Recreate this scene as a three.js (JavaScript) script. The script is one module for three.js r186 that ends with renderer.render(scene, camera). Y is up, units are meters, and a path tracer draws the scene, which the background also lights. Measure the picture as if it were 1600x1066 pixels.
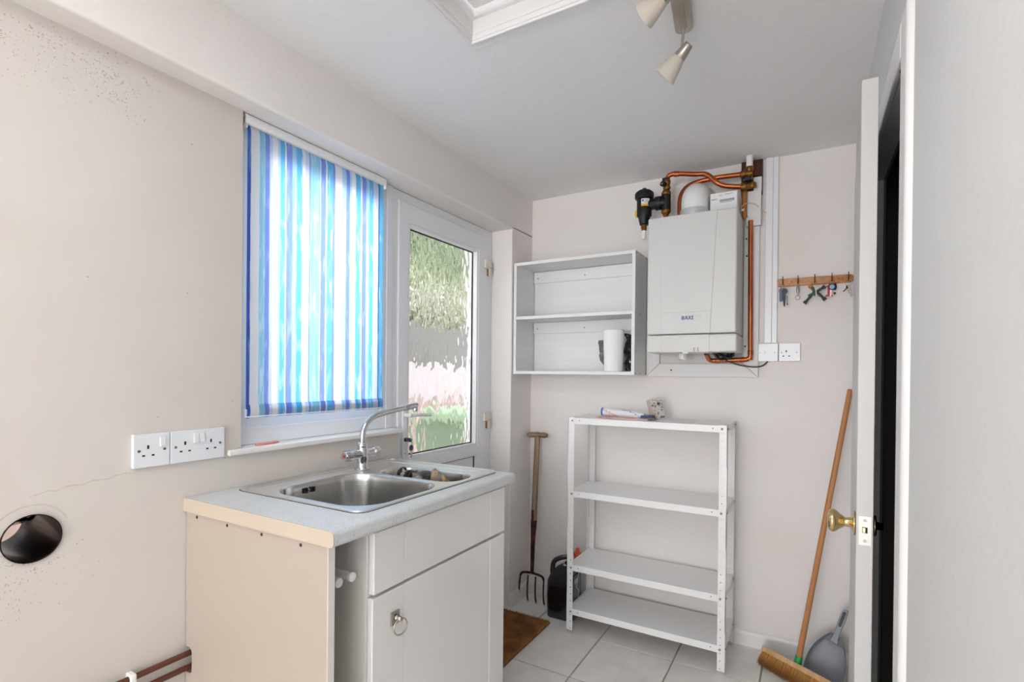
import * as THREE from 'three';
import { RoundedBoxGeometry } from 'three/addons/geometries/RoundedBoxGeometry.js';
import { mergeGeometries, mergeVertices, toCreasedNormals } from 'three/addons/utils/BufferGeometryUtils.js';
import { RectAreaLightUniformsLib } from 'three/addons/lights/RectAreaLightUniformsLib.js';
import { FontLoader } from 'three/addons/loaders/FontLoader.js';
import { TextGeometry } from 'three/addons/geometries/TextGeometry.js';

// ---------------------------------------------------------------- camera, sky, light, exposure
// x runs from the pier on the window side to the right, y up, z from the boiler wall towards the camera (metres)
const scene = new THREE.Scene();
const camera = new THREE.PerspectiveCamera(2 * Math.atan(533 / 808.36) * 180 / Math.PI, 1600 / 1066, 0.02, 100);
camera.position.set(1.4002, 1.2602, 2.6533);
camera.rotation.set(-0.00509, 0.52239, 0.00955, 'YXZ');
camera.setViewOffset(1600, 1066, 0, -55.8, 1600, 1066);   // shifted lens, verticals kept upright
scene.add(camera);
const renderer = new THREE.WebGLRenderer({ antialias: true });
renderer.toneMapping = THREE.LinearToneMapping;
renderer.toneMappingExposure = 1.16;
renderer.shadowMap.enabled = true;
RectAreaLightUniformsLib.init();
scene.background = new THREE.Color().setRGB(0.92, 0.97, 1.06);   // even overcast sky
scene.backgroundIntensity = 2.1;
// daylight at the kitchen window, and unseen fill lights added behind the camera
function areaLight(name, x, y, z, w, h, tx, ty, tz, power, color) {
  const l = new THREE.RectAreaLight(color, power, w, h);
  l.name = name; l.position.set(x, y, z); l.lookAt(tx, ty, tz); scene.add(l); return l;
}
areaLight('added_back_fill', 0.75, 1.14, 6.68, 1.55, 2.0, 0.75, 1.14, 0, 6.9, new THREE.Color(1.0, 0.995, 0.99));  // added frontal fill, shining through a made-up opening behind the camera
areaLight('window_daylight', -0.62, 1.75, 1.36, 0.9, 1.1, 0.6, 1.45, 1.36, 5.2, new THREE.Color(0.93, 0.97, 1.0));

areaLight('added_overhead_fill', 0.85, 2.5, 2.6, 0.86, 0.96, 0.85, 0, 2.6001, 12.0, new THREE.Color(1.0, 0.99, 0.975));  // added fill from above, its roof light is made up
areaLight('added_side_fill', 1.7, 1.45, 4.3, 1.9, 1.2, 0, 1.45, 4.3, 2.0, new THREE.Color(1.0, 0.995, 0.985));  // added fill from the right, its window is made up

// ---------------------------------------------------------------- helpers
const names = new Map();
function numbered(n) { const k = names.get(n) || 0; names.set(n, k + 1); return k ? n + '_' + String(k).padStart(3, '0') : n; }
let seed = 7;
function rnd() { seed = (seed * 1664525 + 1013904223) >>> 0; return seed / 4294967296; }
const rr = (a, b) => a + (b - a) * rnd();
function thing(name, label, category, pos = [0, 0, 0], group) {
  const g = new THREE.Group(); g.name = numbered(name); g.position.set(...pos); scene.add(g);
  g.userData = { label, category }; if (group) g.userData.group = group; return g;
}
function prep(o) { o.castShadow = o.receiveShadow = true; return o; }
function part(parent, name, geo, mat, label) {
  const m = prep(new THREE.Mesh(Array.isArray(geo) ? join(geo) : geo, mat)); m.name = name; parent.add(m);
  if (label) m.userData.label = label; return m;
}
function one(name, label, category, geo, mat, pos = [0, 0, 0], group) {
  const m = part(scene, numbered(name), geo, mat); m.position.set(...pos);
  m.userData = { label, category }; if (group) m.userData.group = group; return m;
}
function structure(name, geo, mat) { const m = part(scene, name, geo, mat); m.userData.kind = 'structure'; return m; }
function structureGroup(name) { const g = new THREE.Group(); g.name = name; g.userData.kind = 'structure'; scene.add(g); return g; }
// uv in metres by the way each face points
function boxUV(g) {
  const f = g.index ? g.toNonIndexed() : g; f.computeVertexNormals && !f.attributes.normal && f.computeVertexNormals();
  const p = f.attributes.position, n = p.count, uv = new Float32Array(n * 2), a = new THREE.Vector3(), b = new THREE.Vector3(), c = new THREE.Vector3();
  for (let i = 0; i < n; i += 3) {
    a.fromBufferAttribute(p, i); b.fromBufferAttribute(p, i + 1); c.fromBufferAttribute(p, i + 2);
    b.sub(a); c.sub(a); b.cross(c); const x = Math.abs(b.x), y = Math.abs(b.y), z = Math.abs(b.z);
    for (let k = 0; k < 3; k++) {
      const X = p.getX(i + k), Y = p.getY(i + k), Z = p.getZ(i + k);
      const [u, v] = x >= y && x >= z ? [-Z, Y] : y >= z ? [X, -Z] : [X, Y];
      uv[(i + k) * 2] = u; uv[(i + k) * 2 + 1] = v;
    }
  }
  f.setAttribute('uv', new THREE.BufferAttribute(uv, 2)); return f;
}
function join(list) {
  return mergeGeometries(list.map(g => { const f = g.index ? g.toNonIndexed() : g.clone(); for (const k of Object.keys(f.attributes)) if (!['position', 'normal', 'uv'].includes(k)) f.deleteAttribute(k); if (!f.attributes.uv) boxUV(f); return f; }), false);
}
// box given by its limits, edges rounded by r
function bx(x0, x1, y0, y1, z0, z1, r = 0.0015, seg = 1) {
  const w = x1 - x0, h = y1 - y0, d = z1 - z0, m = Math.min(w, h, d);
  const g = r > 0 ? new RoundedBoxGeometry(w, h, d, seg, Math.min(r, m * 0.49)) : new THREE.BoxGeometry(w, h, d);
  g.translate((x0 + x1) / 2, (y0 + y1) / 2, (z0 + z1) / 2); return boxUV(g);
}
function cyl(r0, r1, h, seg = 24) { return new THREE.CylinderGeometry(r1, r0, h, seg); }   // r0 at the bottom
function lathe(pts, seg = 32) { return new THREE.LatheGeometry(pts.map(p => new THREE.Vector2(p[0], p[1])), seg); }
function tube(pts, r, seg = 40, rad = 12, closed = false, tension = 0.5) {
  return new THREE.TubeGeometry(new THREE.CatmullRomCurve3(pts.map(p => new THREE.Vector3(...p)), closed, 'catmullrom', tension), seg, r, rad, closed);
}
// pipe of straight runs and round bends
function pipe(pts, r, bend, rad = 14) {
  const v = pts.map(p => new THREE.Vector3(...p)), path = new THREE.CurvePath(); let at = v[0];
  for (let i = 1; i < v.length - 1; i++) {
    const a = v[i].clone().add(v[i - 1].clone().sub(v[i]).setLength(bend)), b = v[i].clone().add(v[i + 1].clone().sub(v[i]).setLength(bend));
    path.add(new THREE.LineCurve3(at, a)); path.add(new THREE.QuadraticBezierCurve3(a, v[i], b)); at = b;
  }
  path.add(new THREE.LineCurve3(at, v[v.length - 1]));
  const pl = []; for (const c of path.curves) { const k = c.isLineCurve3 ? 2 : 8; for (let j = 0; j < k; j++) pl.push(c.getPoint(j / k)); } pl.push(v[v.length - 1]);
  return tube(pl.map(p => [p.x, p.y, p.z]), r, pl.length * 4, rad);
}
// a straight round bar from a to b
function rod(a, b, r0, r1 = r0, seg = 16) {
  const A = new THREE.Vector3(...a), B = new THREE.Vector3(...b), d = B.clone().sub(A), g = cyl(r0, r1, d.length(), seg);
  g.applyQuaternion(new THREE.Quaternion().setFromUnitVectors(new THREE.Vector3(0, 1, 0), d.clone().normalize()));
  g.translate((A.x + B.x) / 2, (A.y + B.y) / 2, (A.z + B.z) / 2); return g;
}
// lathe profile along the line a -> b
function turned(pts, a, b, seg = 28) {
  const A = new THREE.Vector3(...a), d = new THREE.Vector3(...b).sub(A).normalize(), g = lathe(pts, seg);
  g.applyQuaternion(new THREE.Quaternion().setFromUnitVectors(new THREE.Vector3(0, 1, 0), d)); g.translate(A.x, A.y, A.z); return g;
}
function extrude(shape, depth, bevel = 0, seg = 2, curve = 12) {
  return new THREE.ExtrudeGeometry(shape, { depth: depth - 2 * bevel, bevelEnabled: bevel > 0, bevelSize: bevel, bevelThickness: bevel, bevelOffset: -bevel, bevelSegments: seg, curveSegments: curve }).translate(0, 0, bevel);
}
function poly(pts, holes = []) { const s = new THREE.Shape(); pts.forEach((p, i) => i ? s.lineTo(...p) : s.moveTo(...p)); s.closePath(); for (const h of holes) s.holes.push(rectHole(...h)); return s; }
function rectHole(x0, x1, y0, y1) { const p = new THREE.Path(); p.moveTo(x0, y0); p.lineTo(x1, y0); p.lineTo(x1, y1); p.lineTo(x0, y1); p.closePath(); return p; }
function roundRect(x0, x1, y0, y1, r, C = THREE.Shape) {
  const s = new C(); s.moveTo(x0 + r, y0); s.lineTo(x1 - r, y0); s.absarc(x1 - r, y0 + r, r, -Math.PI / 2, 0); s.lineTo(x1, y1 - r); s.absarc(x1 - r, y1 - r, r, 0, Math.PI / 2);
  s.lineTo(x0 + r, y1); s.absarc(x0 + r, y1 - r, r, Math.PI / 2, Math.PI); s.lineTo(x0, y0 + r); s.absarc(x0 + r, y0 + r, r, Math.PI, Math.PI * 1.5); return s;
}
// shape drawn as (z, y), thickness along x from x0 to x1
function acrossX(shape, x0, x1, bevel = 0) { const g = extrude(shape, x1 - x0, bevel); g.rotateY(-Math.PI / 2); g.translate(x1, 0, 0); return boxUV(g); }   // shape x -> +z
// shape drawn as (x, z), thickness along y from y0 to y1
function acrossY(shape, y0, y1, bevel = 0) { const g = extrude(shape, y1 - y0, bevel); g.rotateX(Math.PI / 2); g.translate(0, y1, 0); return boxUV(g); }
function acrossZ(shape, z0, z1, bevel = 0) { return boxUV(extrude(shape, z1 - z0, bevel).translate(0, 0, z0)); }
// noise
function hash(x, y, s) { let h = Math.imul(x, 374761393) ^ Math.imul(y, 668265263) ^ Math.imul(s, 2246822519); h = Math.imul(h ^ (h >>> 13), 1274126177); return ((h ^ (h >>> 16)) >>> 0) / 4294967296; }
function vnoise(x, y, s, wx = 1e6, wy = 1e6) {
  const X = Math.floor(x), Y = Math.floor(y), fx = x - X, fy = y - Y, u = fx * fx * (3 - 2 * fx), v = fy * fy * (3 - 2 * fy), m = (a, n) => ((a % n) + n) % n;
  const h = (i, j) => hash(m(X + i, wx), m(Y + j, wy), s);
  return (h(0, 0) * (1 - u) + h(1, 0) * u) * (1 - v) + (h(0, 1) * (1 - u) + h(1, 1) * u) * v;
}
function fbm(x, y, s, o, w) { let a = 0, k = 0.5, f = 1, t = 0; for (let i = 0; i < o; i++) { a += k * vnoise(x * f, y * f, s + i, w * f, w * f); t += k; k *= 0.5; f *= 2; } return a / t; }
function texture(w, h, fn, srgb = true, size = 1, sizeY = size) {   // size: metres that one repeat covers
  const d = new Uint8Array(w * h * 4);
  for (let y = 0; y < h; y++) for (let x = 0; x < w; x++) { const c = fn(x / w, y / h), o = (y * w + x) * 4; d[o] = c[0] * 255; d[o + 1] = c[1] * 255; d[o + 2] = c[2] * 255; d[o + 3] = 255; }
  const t = new THREE.DataTexture(d, w, h); t.wrapS = t.wrapT = THREE.RepeatWrapping; t.magFilter = THREE.LinearFilter; t.minFilter = THREE.LinearMipmapLinearFilter; t.generateMipmaps = true;
  if (srgb) t.colorSpace = THREE.SRGBColorSpace; t.repeat.set(1 / size, 1 / sizeY); t.needsUpdate = true; return t;
}
function drawn(w, h, fn) { const c = document.createElement('canvas'); c.width = w; c.height = h; fn(c.getContext('2d'), w, h); const t = new THREE.CanvasTexture(c); t.colorSpace = THREE.SRGBColorSpace; return t; }
const cl = v => Math.max(0, Math.min(1, v));
const hx = h => [(h >> 16 & 255) / 255, (h >> 8 & 255) / 255, (h & 255) / 255];
const mixc = (a, b, t) => a.map((v, i) => v + (b[i] - v) * t);
function std(o) { return new THREE.MeshStandardMaterial(o); }
function phys(o) { return new THREE.MeshPhysicalMaterial(o); }

// ---------------------------------------------------------------- materials
const plasterBump = texture(256, 256, (u, v) => { const n = 0.6 * fbm(u * 24, v * 24, 3, 3, 24) + 0.4 * fbm(u * 6, v * 6, 9, 3, 6); return [n, n, n]; }, false, 0.5);
function paint(hex, amp, s) {
  const c = hx(hex), m = texture(256, 256, (u, v) => { const n = (fbm(u * 5, v * 5, s, 4, 5) - 0.5) * amp, g = (hash(u * 256 | 0, v * 256 | 0, s) - 0.5) * 0.01; return c.map((x, i) => cl(x + n * (1 + i * 0.25) + g)); }, true, 1.3);
  return std({ map: m, bumpMap: plasterBump, bumpScale: 0.0012, roughness: 0.85 });
}
const M = {};
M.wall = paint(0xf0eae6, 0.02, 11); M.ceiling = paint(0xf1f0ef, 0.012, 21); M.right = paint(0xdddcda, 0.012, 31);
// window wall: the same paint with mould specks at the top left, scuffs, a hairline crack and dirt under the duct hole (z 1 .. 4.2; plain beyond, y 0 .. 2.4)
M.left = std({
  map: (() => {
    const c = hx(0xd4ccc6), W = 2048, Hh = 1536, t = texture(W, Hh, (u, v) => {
      const z = u * 3.2 + 1.0, y = v * 2.4, n = (fbm(u * 9, v * 7, 41, 4, 999) - 0.5) * 0.024, px = u * W | 0, py = v * Hh | 0;
      let k = c.map((x, i) => x + n * (1 + i * 0.35));
      const patch = vnoise(z * 9, y * 9, 5) * 0.6 + vnoise(z * 23, y * 23, 6) * 0.4;
      const mould = cl((z - 1.92) / 0.14) * cl((y - 1.86) / 0.07) * cl((2.04 - y) / 0.03) * cl((patch - 0.42) * 4);
      const under = Math.exp(-(((z - 2.24) / 0.1) ** 2 + ((y - 0.82) / 0.06) ** 2)) * 0.8 * cl((patch - 0.3) * 3);
      const fine = vnoise(z * 420, y * 420, 77) * 0.6 + hash(px >> 1, py >> 1, 78) * 0.4;
      const dirt = Math.max(mould, under);
      if (dirt > 0.02 && fine > 0.9 - 0.16 * dirt) k = mixc(k, [0.5, 0.44, 0.37], 0.5);
      else if (hash(px >> 1, py >> 1, 80) > 0.99992) k = mixc(k, [0.5, 0.42, 0.35], 0.5);
      const crack = Math.abs(y - (0.985 + (2.18 - z) * 0.09 + (vnoise(z * 60, 0, 8) - 0.5) * 0.006));
      if (z > 1.99 && z < 2.2 && crack < 0.0011) k = mixc(k, [0.62, 0.54, 0.46], 0.3);
      const ring = Math.abs(Math.hypot(z - 2.195, y - 0.893) - 0.068);
      if (y > 0.92 && ring < 0.0015) k = mixc(k, [0.7, 0.63, 0.56], 0.4);
      return k.map(cl);
    }, true, 1); t.wrapS = t.wrapT = THREE.ClampToEdgeWrapping; t.repeat.set(1, 1); return t;
  })(), bumpMap: plasterBump, bumpScale: 0.0012, roughness: 0.85,
});
M.trim = std({ color: 0xefedec, roughness: 0.38, bumpMap: plasterBump, bumpScale: 0.0004 });
M.upvc = phys({ color: 0xf0f1f4, roughness: 0.28, clearcoat: 0.2, clearcoatRoughness: 0.3 });
M.gasket = std({ color: 0x17171a, roughness: 0.7 });
M.tile = [0, 1, 2, 3].map(i => std({
  map: texture(256, 256, (u, v) => { const n = fbm(u * 4 + i * 3, v * 4, 51 + i, 5, 64), s = hash(u * 256 | 0, v * 256 | 0, 60 + i), f = vnoise(u * 90, v * 90, 66 + i); return mixc([0.895, 0.875, 0.85], [0.95, 0.935, 0.915], n * 1.2 + (s - 0.5) * 0.25 + (f > 0.86 ? -0.5 : 0)).map(cl); }, true, 0.345),
  roughness: 0.42, bumpMap: plasterBump, bumpScale: 0.0008,
}));
M.grout = std({ color: 0xaaa49d, roughness: 0.9 });
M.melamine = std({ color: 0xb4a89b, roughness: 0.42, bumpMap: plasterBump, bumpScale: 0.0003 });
M.carcass = std({ color: 0xeeeae5, roughness: 0.45 });
M.gloss = phys({ color: 0xf2f0ee, roughness: 0.3, clearcoat: 1, clearcoatRoughness: 0.04 });
M.worktop = phys({ map: texture(512, 512, (u, v) => { const a = hash(u * 512 | 0, v * 512 | 0, 91), b = vnoise(u * 150, v * 150, 92, 150, 150), n = fbm(u * 8, v * 8, 93, 3, 8); let k = mixc([0.835, 0.845, 0.85], [0.885, 0.89, 0.89], n); if (a > 0.82 || b > 0.8) k = mixc(k, [0.62, 0.66, 0.68], 0.45); if (a < 0.05) k = mixc(k, [0.97, 0.97, 0.97], 0.5); return k; }, true, 0.3), roughness: 0.42 });
M.edging = std({ color: 0xc4b5a2, roughness: 0.6 });
M.dark = std({ color: 0x2a231d, roughness: 0.8 });
M.black = std({ color: 0x0c0c0d, roughness: 0.45 });
M.blackGloss = phys({ color: 0x14161c, roughness: 0.24, clearcoat: 0.8, clearcoatRoughness: 0.12, bumpMap: plasterBump, bumpScale: 0.002 });
const brushed = texture(256, 256, (u, v) => { const n = 0.5 + 0.5 * (vnoise(u * 3, v * 200, 101, 3, 200) - 0.5) + 0.3 * (hash(0, v * 256 | 0, 102) - 0.5); return [n, n, n]; }, false, 0.25);
M.steel = phys({ color: 0xc9c8c6, metalness: 1, roughness: 0.24, roughnessMap: null, bumpMap: brushed, bumpScale: 0.00008 });
M.chrome = std({ color: 0xd3d4d7, metalness: 1, roughness: 0.07 });
M.satin = phys({ color: 0xe2e1de, metalness: 1, roughness: 0.36, bumpMap: brushed, bumpScale: 0.00006 });
M.nickel = std({ color: 0xb7aea4, metalness: 1, roughness: 0.33, bumpMap: brushed, bumpScale: 0.0001 });
M.zinc = std({ color: 0x9a9894, metalness: 1, roughness: 0.4 });
M.brass = std({ color: 0xdcc18c, metalness: 1, roughness: 0.16 });
M.brassDull = std({ map: texture(128, 128, (u, v) => mixc([0.62, 0.45, 0.2], [0.4, 0.27, 0.12], fbm(u * 8, v * 8, 111, 4, 8)), true, 0.06), metalness: 0.85, roughness: 0.45 });
M.copper = std({ map: texture(256, 256, (u, v) => mixc([0.80, 0.47, 0.29], [0.5, 0.23, 0.13], cl(fbm(u * 6, v * 6, 121, 5, 6) * 1.5 - 0.35)), true, 1), metalness: 0.9, roughness: 0.36 });
M.plastic = phys({ color: 0xefefef, roughness: 0.35, clearcoat: 0.25 });
M.socket = phys({ color: 0xe4e6ea, roughness: 0.3, clearcoat: 0.3 });
M.boiler = phys({ color: 0xd6d5d2, roughness: 0.38, clearcoat: 0.25, clearcoatRoughness: 0.3 });
M.shelf = phys({ color: 0xf5f4f3, roughness: 0.36, clearcoat: 0.3, clearcoatRoughness: 0.25 });
M.board = std({ map: texture(256, 256, (u, v) => { const n = fbm(u * 2, v * 30, 131, 4, 64); return mixc([0.90, 0.895, 0.89], [0.93, 0.93, 0.925], n); }, true, 0.6), roughness: 0.5 });
function wood(a, b, s, sx, sy) { return texture(256, 512, (u, v) => { const w = fbm(u * 9 + 0.6 * vnoise(u * 3, v * 3, s + 9), v * 1.5, s, 5, 64), g = vnoise(u * 60, v * 6, s + 3); return mixc(a, b, cl(w * 1.7 - 0.4 + (g - 0.5) * 0.35)); }, true, sx, sy); }
M.oak = std({ map: wood([0.80, 0.56, 0.36], [0.62, 0.38, 0.21], 141, 1, 1), roughness: 0.55 });
M.pale = std({ map: wood([0.87, 0.72, 0.54], [0.76, 0.58, 0.4], 143, 0.2, 0.4), roughness: 0.65 });
M.pine = phys({ map: wood([0.80, 0.52, 0.2], [0.6, 0.33, 0.09], 145, 0.3, 0.06), roughness: 0.32, clearcoat: 0.5 });
M.oldWood = std({ map: wood([0.72, 0.62, 0.53], [0.42, 0.33, 0.26], 147, 1, 1), roughness: 0.85 });
M.rust = std({ map: texture(256, 256, (u, v) => mixc([0.42, 0.22, 0.11], [0.17, 0.1, 0.07], cl(fbm(u * 9, v * 9, 151, 5, 9) * 1.8 - 0.4)), true, 1), metalness: 0.4, roughness: 0.75 });
M.greyPlastic = phys({ color: 0x8d929a, roughness: 0.42 });
M.green = std({ color: 0x18964a, roughness: 0.45 });
M.coir = std({ color: 0xd79d62, roughness: 0.95 });
M.brownPipe = std({ color: 0x5e3022, roughness: 0.5, bumpMap: plasterBump, bumpScale: 0.0006 });
M.frost = phys({ color: 0xeae2d6, roughness: 0.7, transmission: 0.35, thickness: 0 });
M.hall = std({ color: 0x77716b, roughness: 0.9 });
M.duct = std({ map: texture(256, 256, (u, v) => mixc([0.06, 0.022, 0.014], [0.22, 0.085, 0.05], cl(fbm(u * 6, v * 6, 161, 5, 6) * 2 - 0.75)), true, 1), metalness: 0.6, roughness: 0.22 });

// ---------------------------------------------------------------- room shell
const H = 2.262, XL = -0.0778, XR = 1.5612, BEAM = 2.0423, ZB = 6.5, XO = -0.3;
const ZD = 0.2333, ZM = 1.021, ZW = 1.7137, SILL = 1.012;      // door reveal, mullion, window reveal, underside of the sill
// floor: bed with the joints, tiles proud of it
const floor = structure('floor', bx(XO, 1.9, -0.15, -0.006, -0.2, ZB + 0.3, 0), M.grout);
{
  const P = 0.345, J = 0.0035, cache = new Map();
  for (let i = -2; i < 6; i++) for (let k = -1; k < 20; k++) {
    const x0 = Math.max(0.199 + i * P + J, XL), x1 = Math.min(0.199 + (i + 1) * P - J, XR), z0 = Math.max(-0.025 + k * P + J, 0), z1 = Math.min(-0.025 + (k + 1) * P - J, ZB);
    if (x1 - x0 < 0.01 || z1 - z0 < 0.01) continue;
    const key = [(x1 - x0).toFixed(3), (z1 - z0).toFixed(3)].join();
    if (!cache.has(key)) cache.set(key, bx(-(x1 - x0) / 2, (x1 - x0) / 2, -0.008, 0, -(z1 - z0) / 2, (z1 - z0) / 2, 0.0012));
    const t = part(floor, 'tile', cache.get(key), M.tile[(i * 7 + k * 5 + 60) % 4]); t.position.set((x0 + x1) / 2, (hash(i + 9, k + 9, 5) - 0.5) * 0.0008, (z0 + z1) / 2);
    if (hash(i + 9, k + 9, 4) > 0.5) t.rotation.y = Math.PI * (hash(i + 9, k + 9, 4) > 0.75 ? 1 : 0);
  }
}
// window wall with its opening (door and window side by side), duct hole, pier and beam
{
  const s = poly([[-0.2, -0.15], [ZD, -0.15], [ZD, BEAM + 0.1], [ZW, BEAM + 0.1], [ZW, SILL], [ZM, SILL], [ZM, -0.15], [ZB + 0.15, -0.15], [ZB + 0.15, H + 0.15], [-0.2, H + 0.15]]);
  const hole = new THREE.Path(); hole.absarc(2.195, 0.889, 0.0525, 0, Math.PI * 2, true);
  // split at the mullion line so that the shape stays simple
  const main = poly([[ZM, -0.15], [ZB + 0.15, -0.15], [ZB + 0.15, BEAM + 0.02], [ZW, BEAM + 0.02], [ZW, SILL], [ZM, SILL]]); main.holes.push(hole);
  const g = acrossX(main, XO, XL);
  const p = g.attributes.position, uv = g.attributes.uv;
  for (let i = 0; i < p.count; i++) uv.setXY(i, (p.getZ(i) - 1.0) / 3.2, p.getY(i) / 2.4);
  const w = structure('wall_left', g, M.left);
  part(w, 'pier', bx(XO, 0, -0.15, BEAM + 0.02, -0.2, ZD, 0.006, 3), M.wall);
  const beam = roundedBeam(); part(w, 'beam', beam, M.wall);
  void s;
}
function roundedBeam() { return bx(XO, 0, BEAM, H + 0.15, -0.2, ZB + 0.15, 0.009, 4); }
structure('wall_far', bx(XO, 3.7, -0.15, H + 0.15, -0.2, 0, 0), M.wall);
// right wall with the doorway and, out of view, an opening added for side fill
const DZ0 = 0.6, DZ1 = 1.372, DH = 1.9;
structure('wall_right', acrossX(poly([[0, -0.15], [DZ0, -0.15], [DZ0, DH], [DZ1, DH], [DZ1, -0.15], [ZB + 0.15, -0.15], [ZB + 0.15, H + 0.15], [0, H + 0.15]], [[3.32, 5.28, 0.83, 2.07]]), XR, XR + 0.04), M.right);
// back wall behind the camera; its wide opening is added to let fill in
{
  const s = poly([[XO, -0.15], [-0.02, -0.15], [-0.02, 2.08], [1.52, 2.08], [1.52, -0.15], [1.9, -0.15], [1.9, H + 0.15], [XO, H + 0.15]]);
  structure('wall_back', acrossZ(s, ZB, ZB + 0.15), M.wall);
}
// closed, unlit hall behind the doorway
structure('wall_hall', [bx(3.6, 3.7, -0.15, H + 0.15, 0, 2.6, 0), bx(XR + 0.04, 3.7, -0.15, H + 0.15, 2.5, 2.6, 0), bx(XR + 0.04, 3.6, -0.15, 0, 0.0, 2.5, 0), bx(XR + 0.04, 3.6, H - 0.02, H + 0.1, 0.0, 2.5, 0), bx(XR + 0.04, 3.6, 0, H, 0.0, 0.03, 0), bx(XR + 0.041, XR + 0.046, 0, H, 0.03, DZ0, 0), bx(XR + 0.041, XR + 0.046, 0, H, DZ1, 2.5, 0), bx(XR + 0.041, XR + 0.046, DH, H, DZ0, DZ1, 0)], M.hall);
// ceiling with the loft hatch opening and, over the camera, an opening added for overhead fill
const HX0 = 0.512, HX1 = 1.22, HZ0 = 1.37, HZ1 = 1.95;
{
  const s = poly([[XO, -0.2], [3.7, -0.2], [3.7, ZB + 0.15], [XO, ZB + 0.15]]); s.holes.push(rectHole(HX0, HX1, HZ0, HZ1)); s.holes.push(rectHole(0.4, 1.3, 2.1, 3.1));
  structure('ceiling', acrossY(s, H, H + 0.15), M.ceiling);
}
// loft hatch: flat architrave, moulded lip, stepped lining, lift-out panel
{
  const t = thing('loft_hatch', 'white loft hatch in the ceiling with a moulded frame and a lift-out panel', 'hatch', [0, H, 0]);
  const ring = (o, i, y0, y1, b = 0.0015) => { const s = poly([[HX0 - o, HZ0 - o], [HX1 + o, HZ0 - o], [HX1 + o, HZ1 + o], [HX0 - o, HZ1 + o]]); s.holes.push(rectHole(HX0 + i, HX1 - i, HZ0 + i, HZ1 - i)); return acrossY(s, y0, y1, b); };
  part(t, 'architrave', ring(0.042, 0.0, -0.004, 0.0, 0.001), M.ceiling);
  part(t, 'moulding', [ring(0.008, -0.0005, -0.012, -0.003, 0.003), ring(0.004, 0.004, -0.006, 0.012, 0.003)], M.trim);
  part(t, 'lining', [ring(-0.0005, 0.008, 0.008, 0.05), ring(-0.0005, 0.022, 0.048, 0.056, 0.002), ring(-0.0005, 0.016, 0.056, 0.1)], M.trim);
  part(t, 'panel', bx(HX0 + 0.024, HX1 - 0.024, 0.068, 0.085, HZ0 + 0.024, HZ1 - 0.024), M.ceiling);
}
structure('added_window_2', [bx(0.402, 1.298, H + 0.05, H + 0.053, 2.102, 3.098, 0)], phys({ color: 0xf4f5f5, roughness: 1, transmission: 0.6, thickness: 0 }));   // opal pane added out of view to spread the overhead fill
// baseboards and architraves
{
  const prof = L => { const s = new THREE.Shape(); s.moveTo(0, 0); s.lineTo(0.014, 0); s.lineTo(0.014, 0.055); s.quadraticCurveTo(0.013, 0.066, 0.006, 0.07); s.lineTo(0, 0.072); s.closePath(); return extrude(s, L); };
  const far = prof(XR); far.rotateY(-Math.PI / 2); far.translate(XR, 0, 0); structure('baseboard_far', boxUV(far), M.trim);
  const pier = prof(ZD); structure('baseboard_left', boxUV(pier), M.trim);
  const a = 0.012, zf = DZ1 + 0.082;
  structure('trim_1', bx(XR - a, XR + 0.012, 0, DH + 0.075, DZ1, zf, 0.0115, 5), M.trim);           // near side of the doorway
  structure('trim_2', bx(XR - a, XR, DH, DH + 0.07, DZ0 - 0.06, DZ1, 0.004, 2), M.trim);   // over the doorway
  structure('trim_3', bx(XR - a, XR, 0, DH + 0.07, DZ0 - 0.06, DZ0 - 0.004, 0.004, 2), M.trim);
  structure('baseboard_right', bx(XR - 0.014, XR, 0, 0.072, 0.014, DZ0 - 0.06, 0.004, 2), M.trim);
  part(scene.getObjectByName('trim_1'), 'screw_hole', rod([XR - a - 0.0006, DH - 0.03, DZ1 + 0.004], [XR - a + 0.004, DH - 0.03, DZ1 + 0.004], 0.003), M.dark);
}

// ---------------------------------------------------------------- kitchen window (window_1) and sill
const XF = -0.124;
{
  const w = structureGroup('window_1');
  const frame = (z0, z1, y0, y1, wd, x0, x1, b) => { const s = poly([[z0, y0], [z1, y0], [z1, y1], [z0, y1]]); s.holes.push(rectHole(z0 + wd, z1 - wd, y0 + wd, y1 - wd)); return acrossX(s, x0, x1, b); };
  part(w, 'window_frame', frame(ZM + 0.008, ZW - 0.001, SILL + 0.018, BEAM - 0.001, 0.055, XF - 0.07, XF, 0.004), M.upvc);
  part(w, 'sash', frame(ZM + 0.055, ZW - 0.05, SILL + 0.066, BEAM - 0.05, 0.058, XF - 0.06, XF - 0.006, 0.004), M.upvc);
  part(w, 'pane', bx(XF - 0.04, XF - 0.034, SILL + 0.12, BEAM - 0.1, ZM + 0.11, ZW - 0.105, 0), phys({ color: 0xffffff, roughness: 0, transmission: 1, thickness: 0, ior: 1.5 }));
  part(w, 'cover_strip', bx(XF - 0.004, XF + 0.004, SILL + 0.018, BEAM - 0.001, ZM + 0.002, ZM + 0.036, 0.002), M.upvc);
  part(w, 'window_sill', acrossY(poly([[XF - 0.02, ZM + 0.001], [-0.0588, ZM + 0.001], [-0.0588, ZW + 0.045], [XL + 0.0005, ZW + 0.045], [XL + 0.0005, ZW - 0.001], [XF - 0.02, ZW - 0.001]]), SILL, SILL + 0.018, 0.005), M.trim);
}
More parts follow.
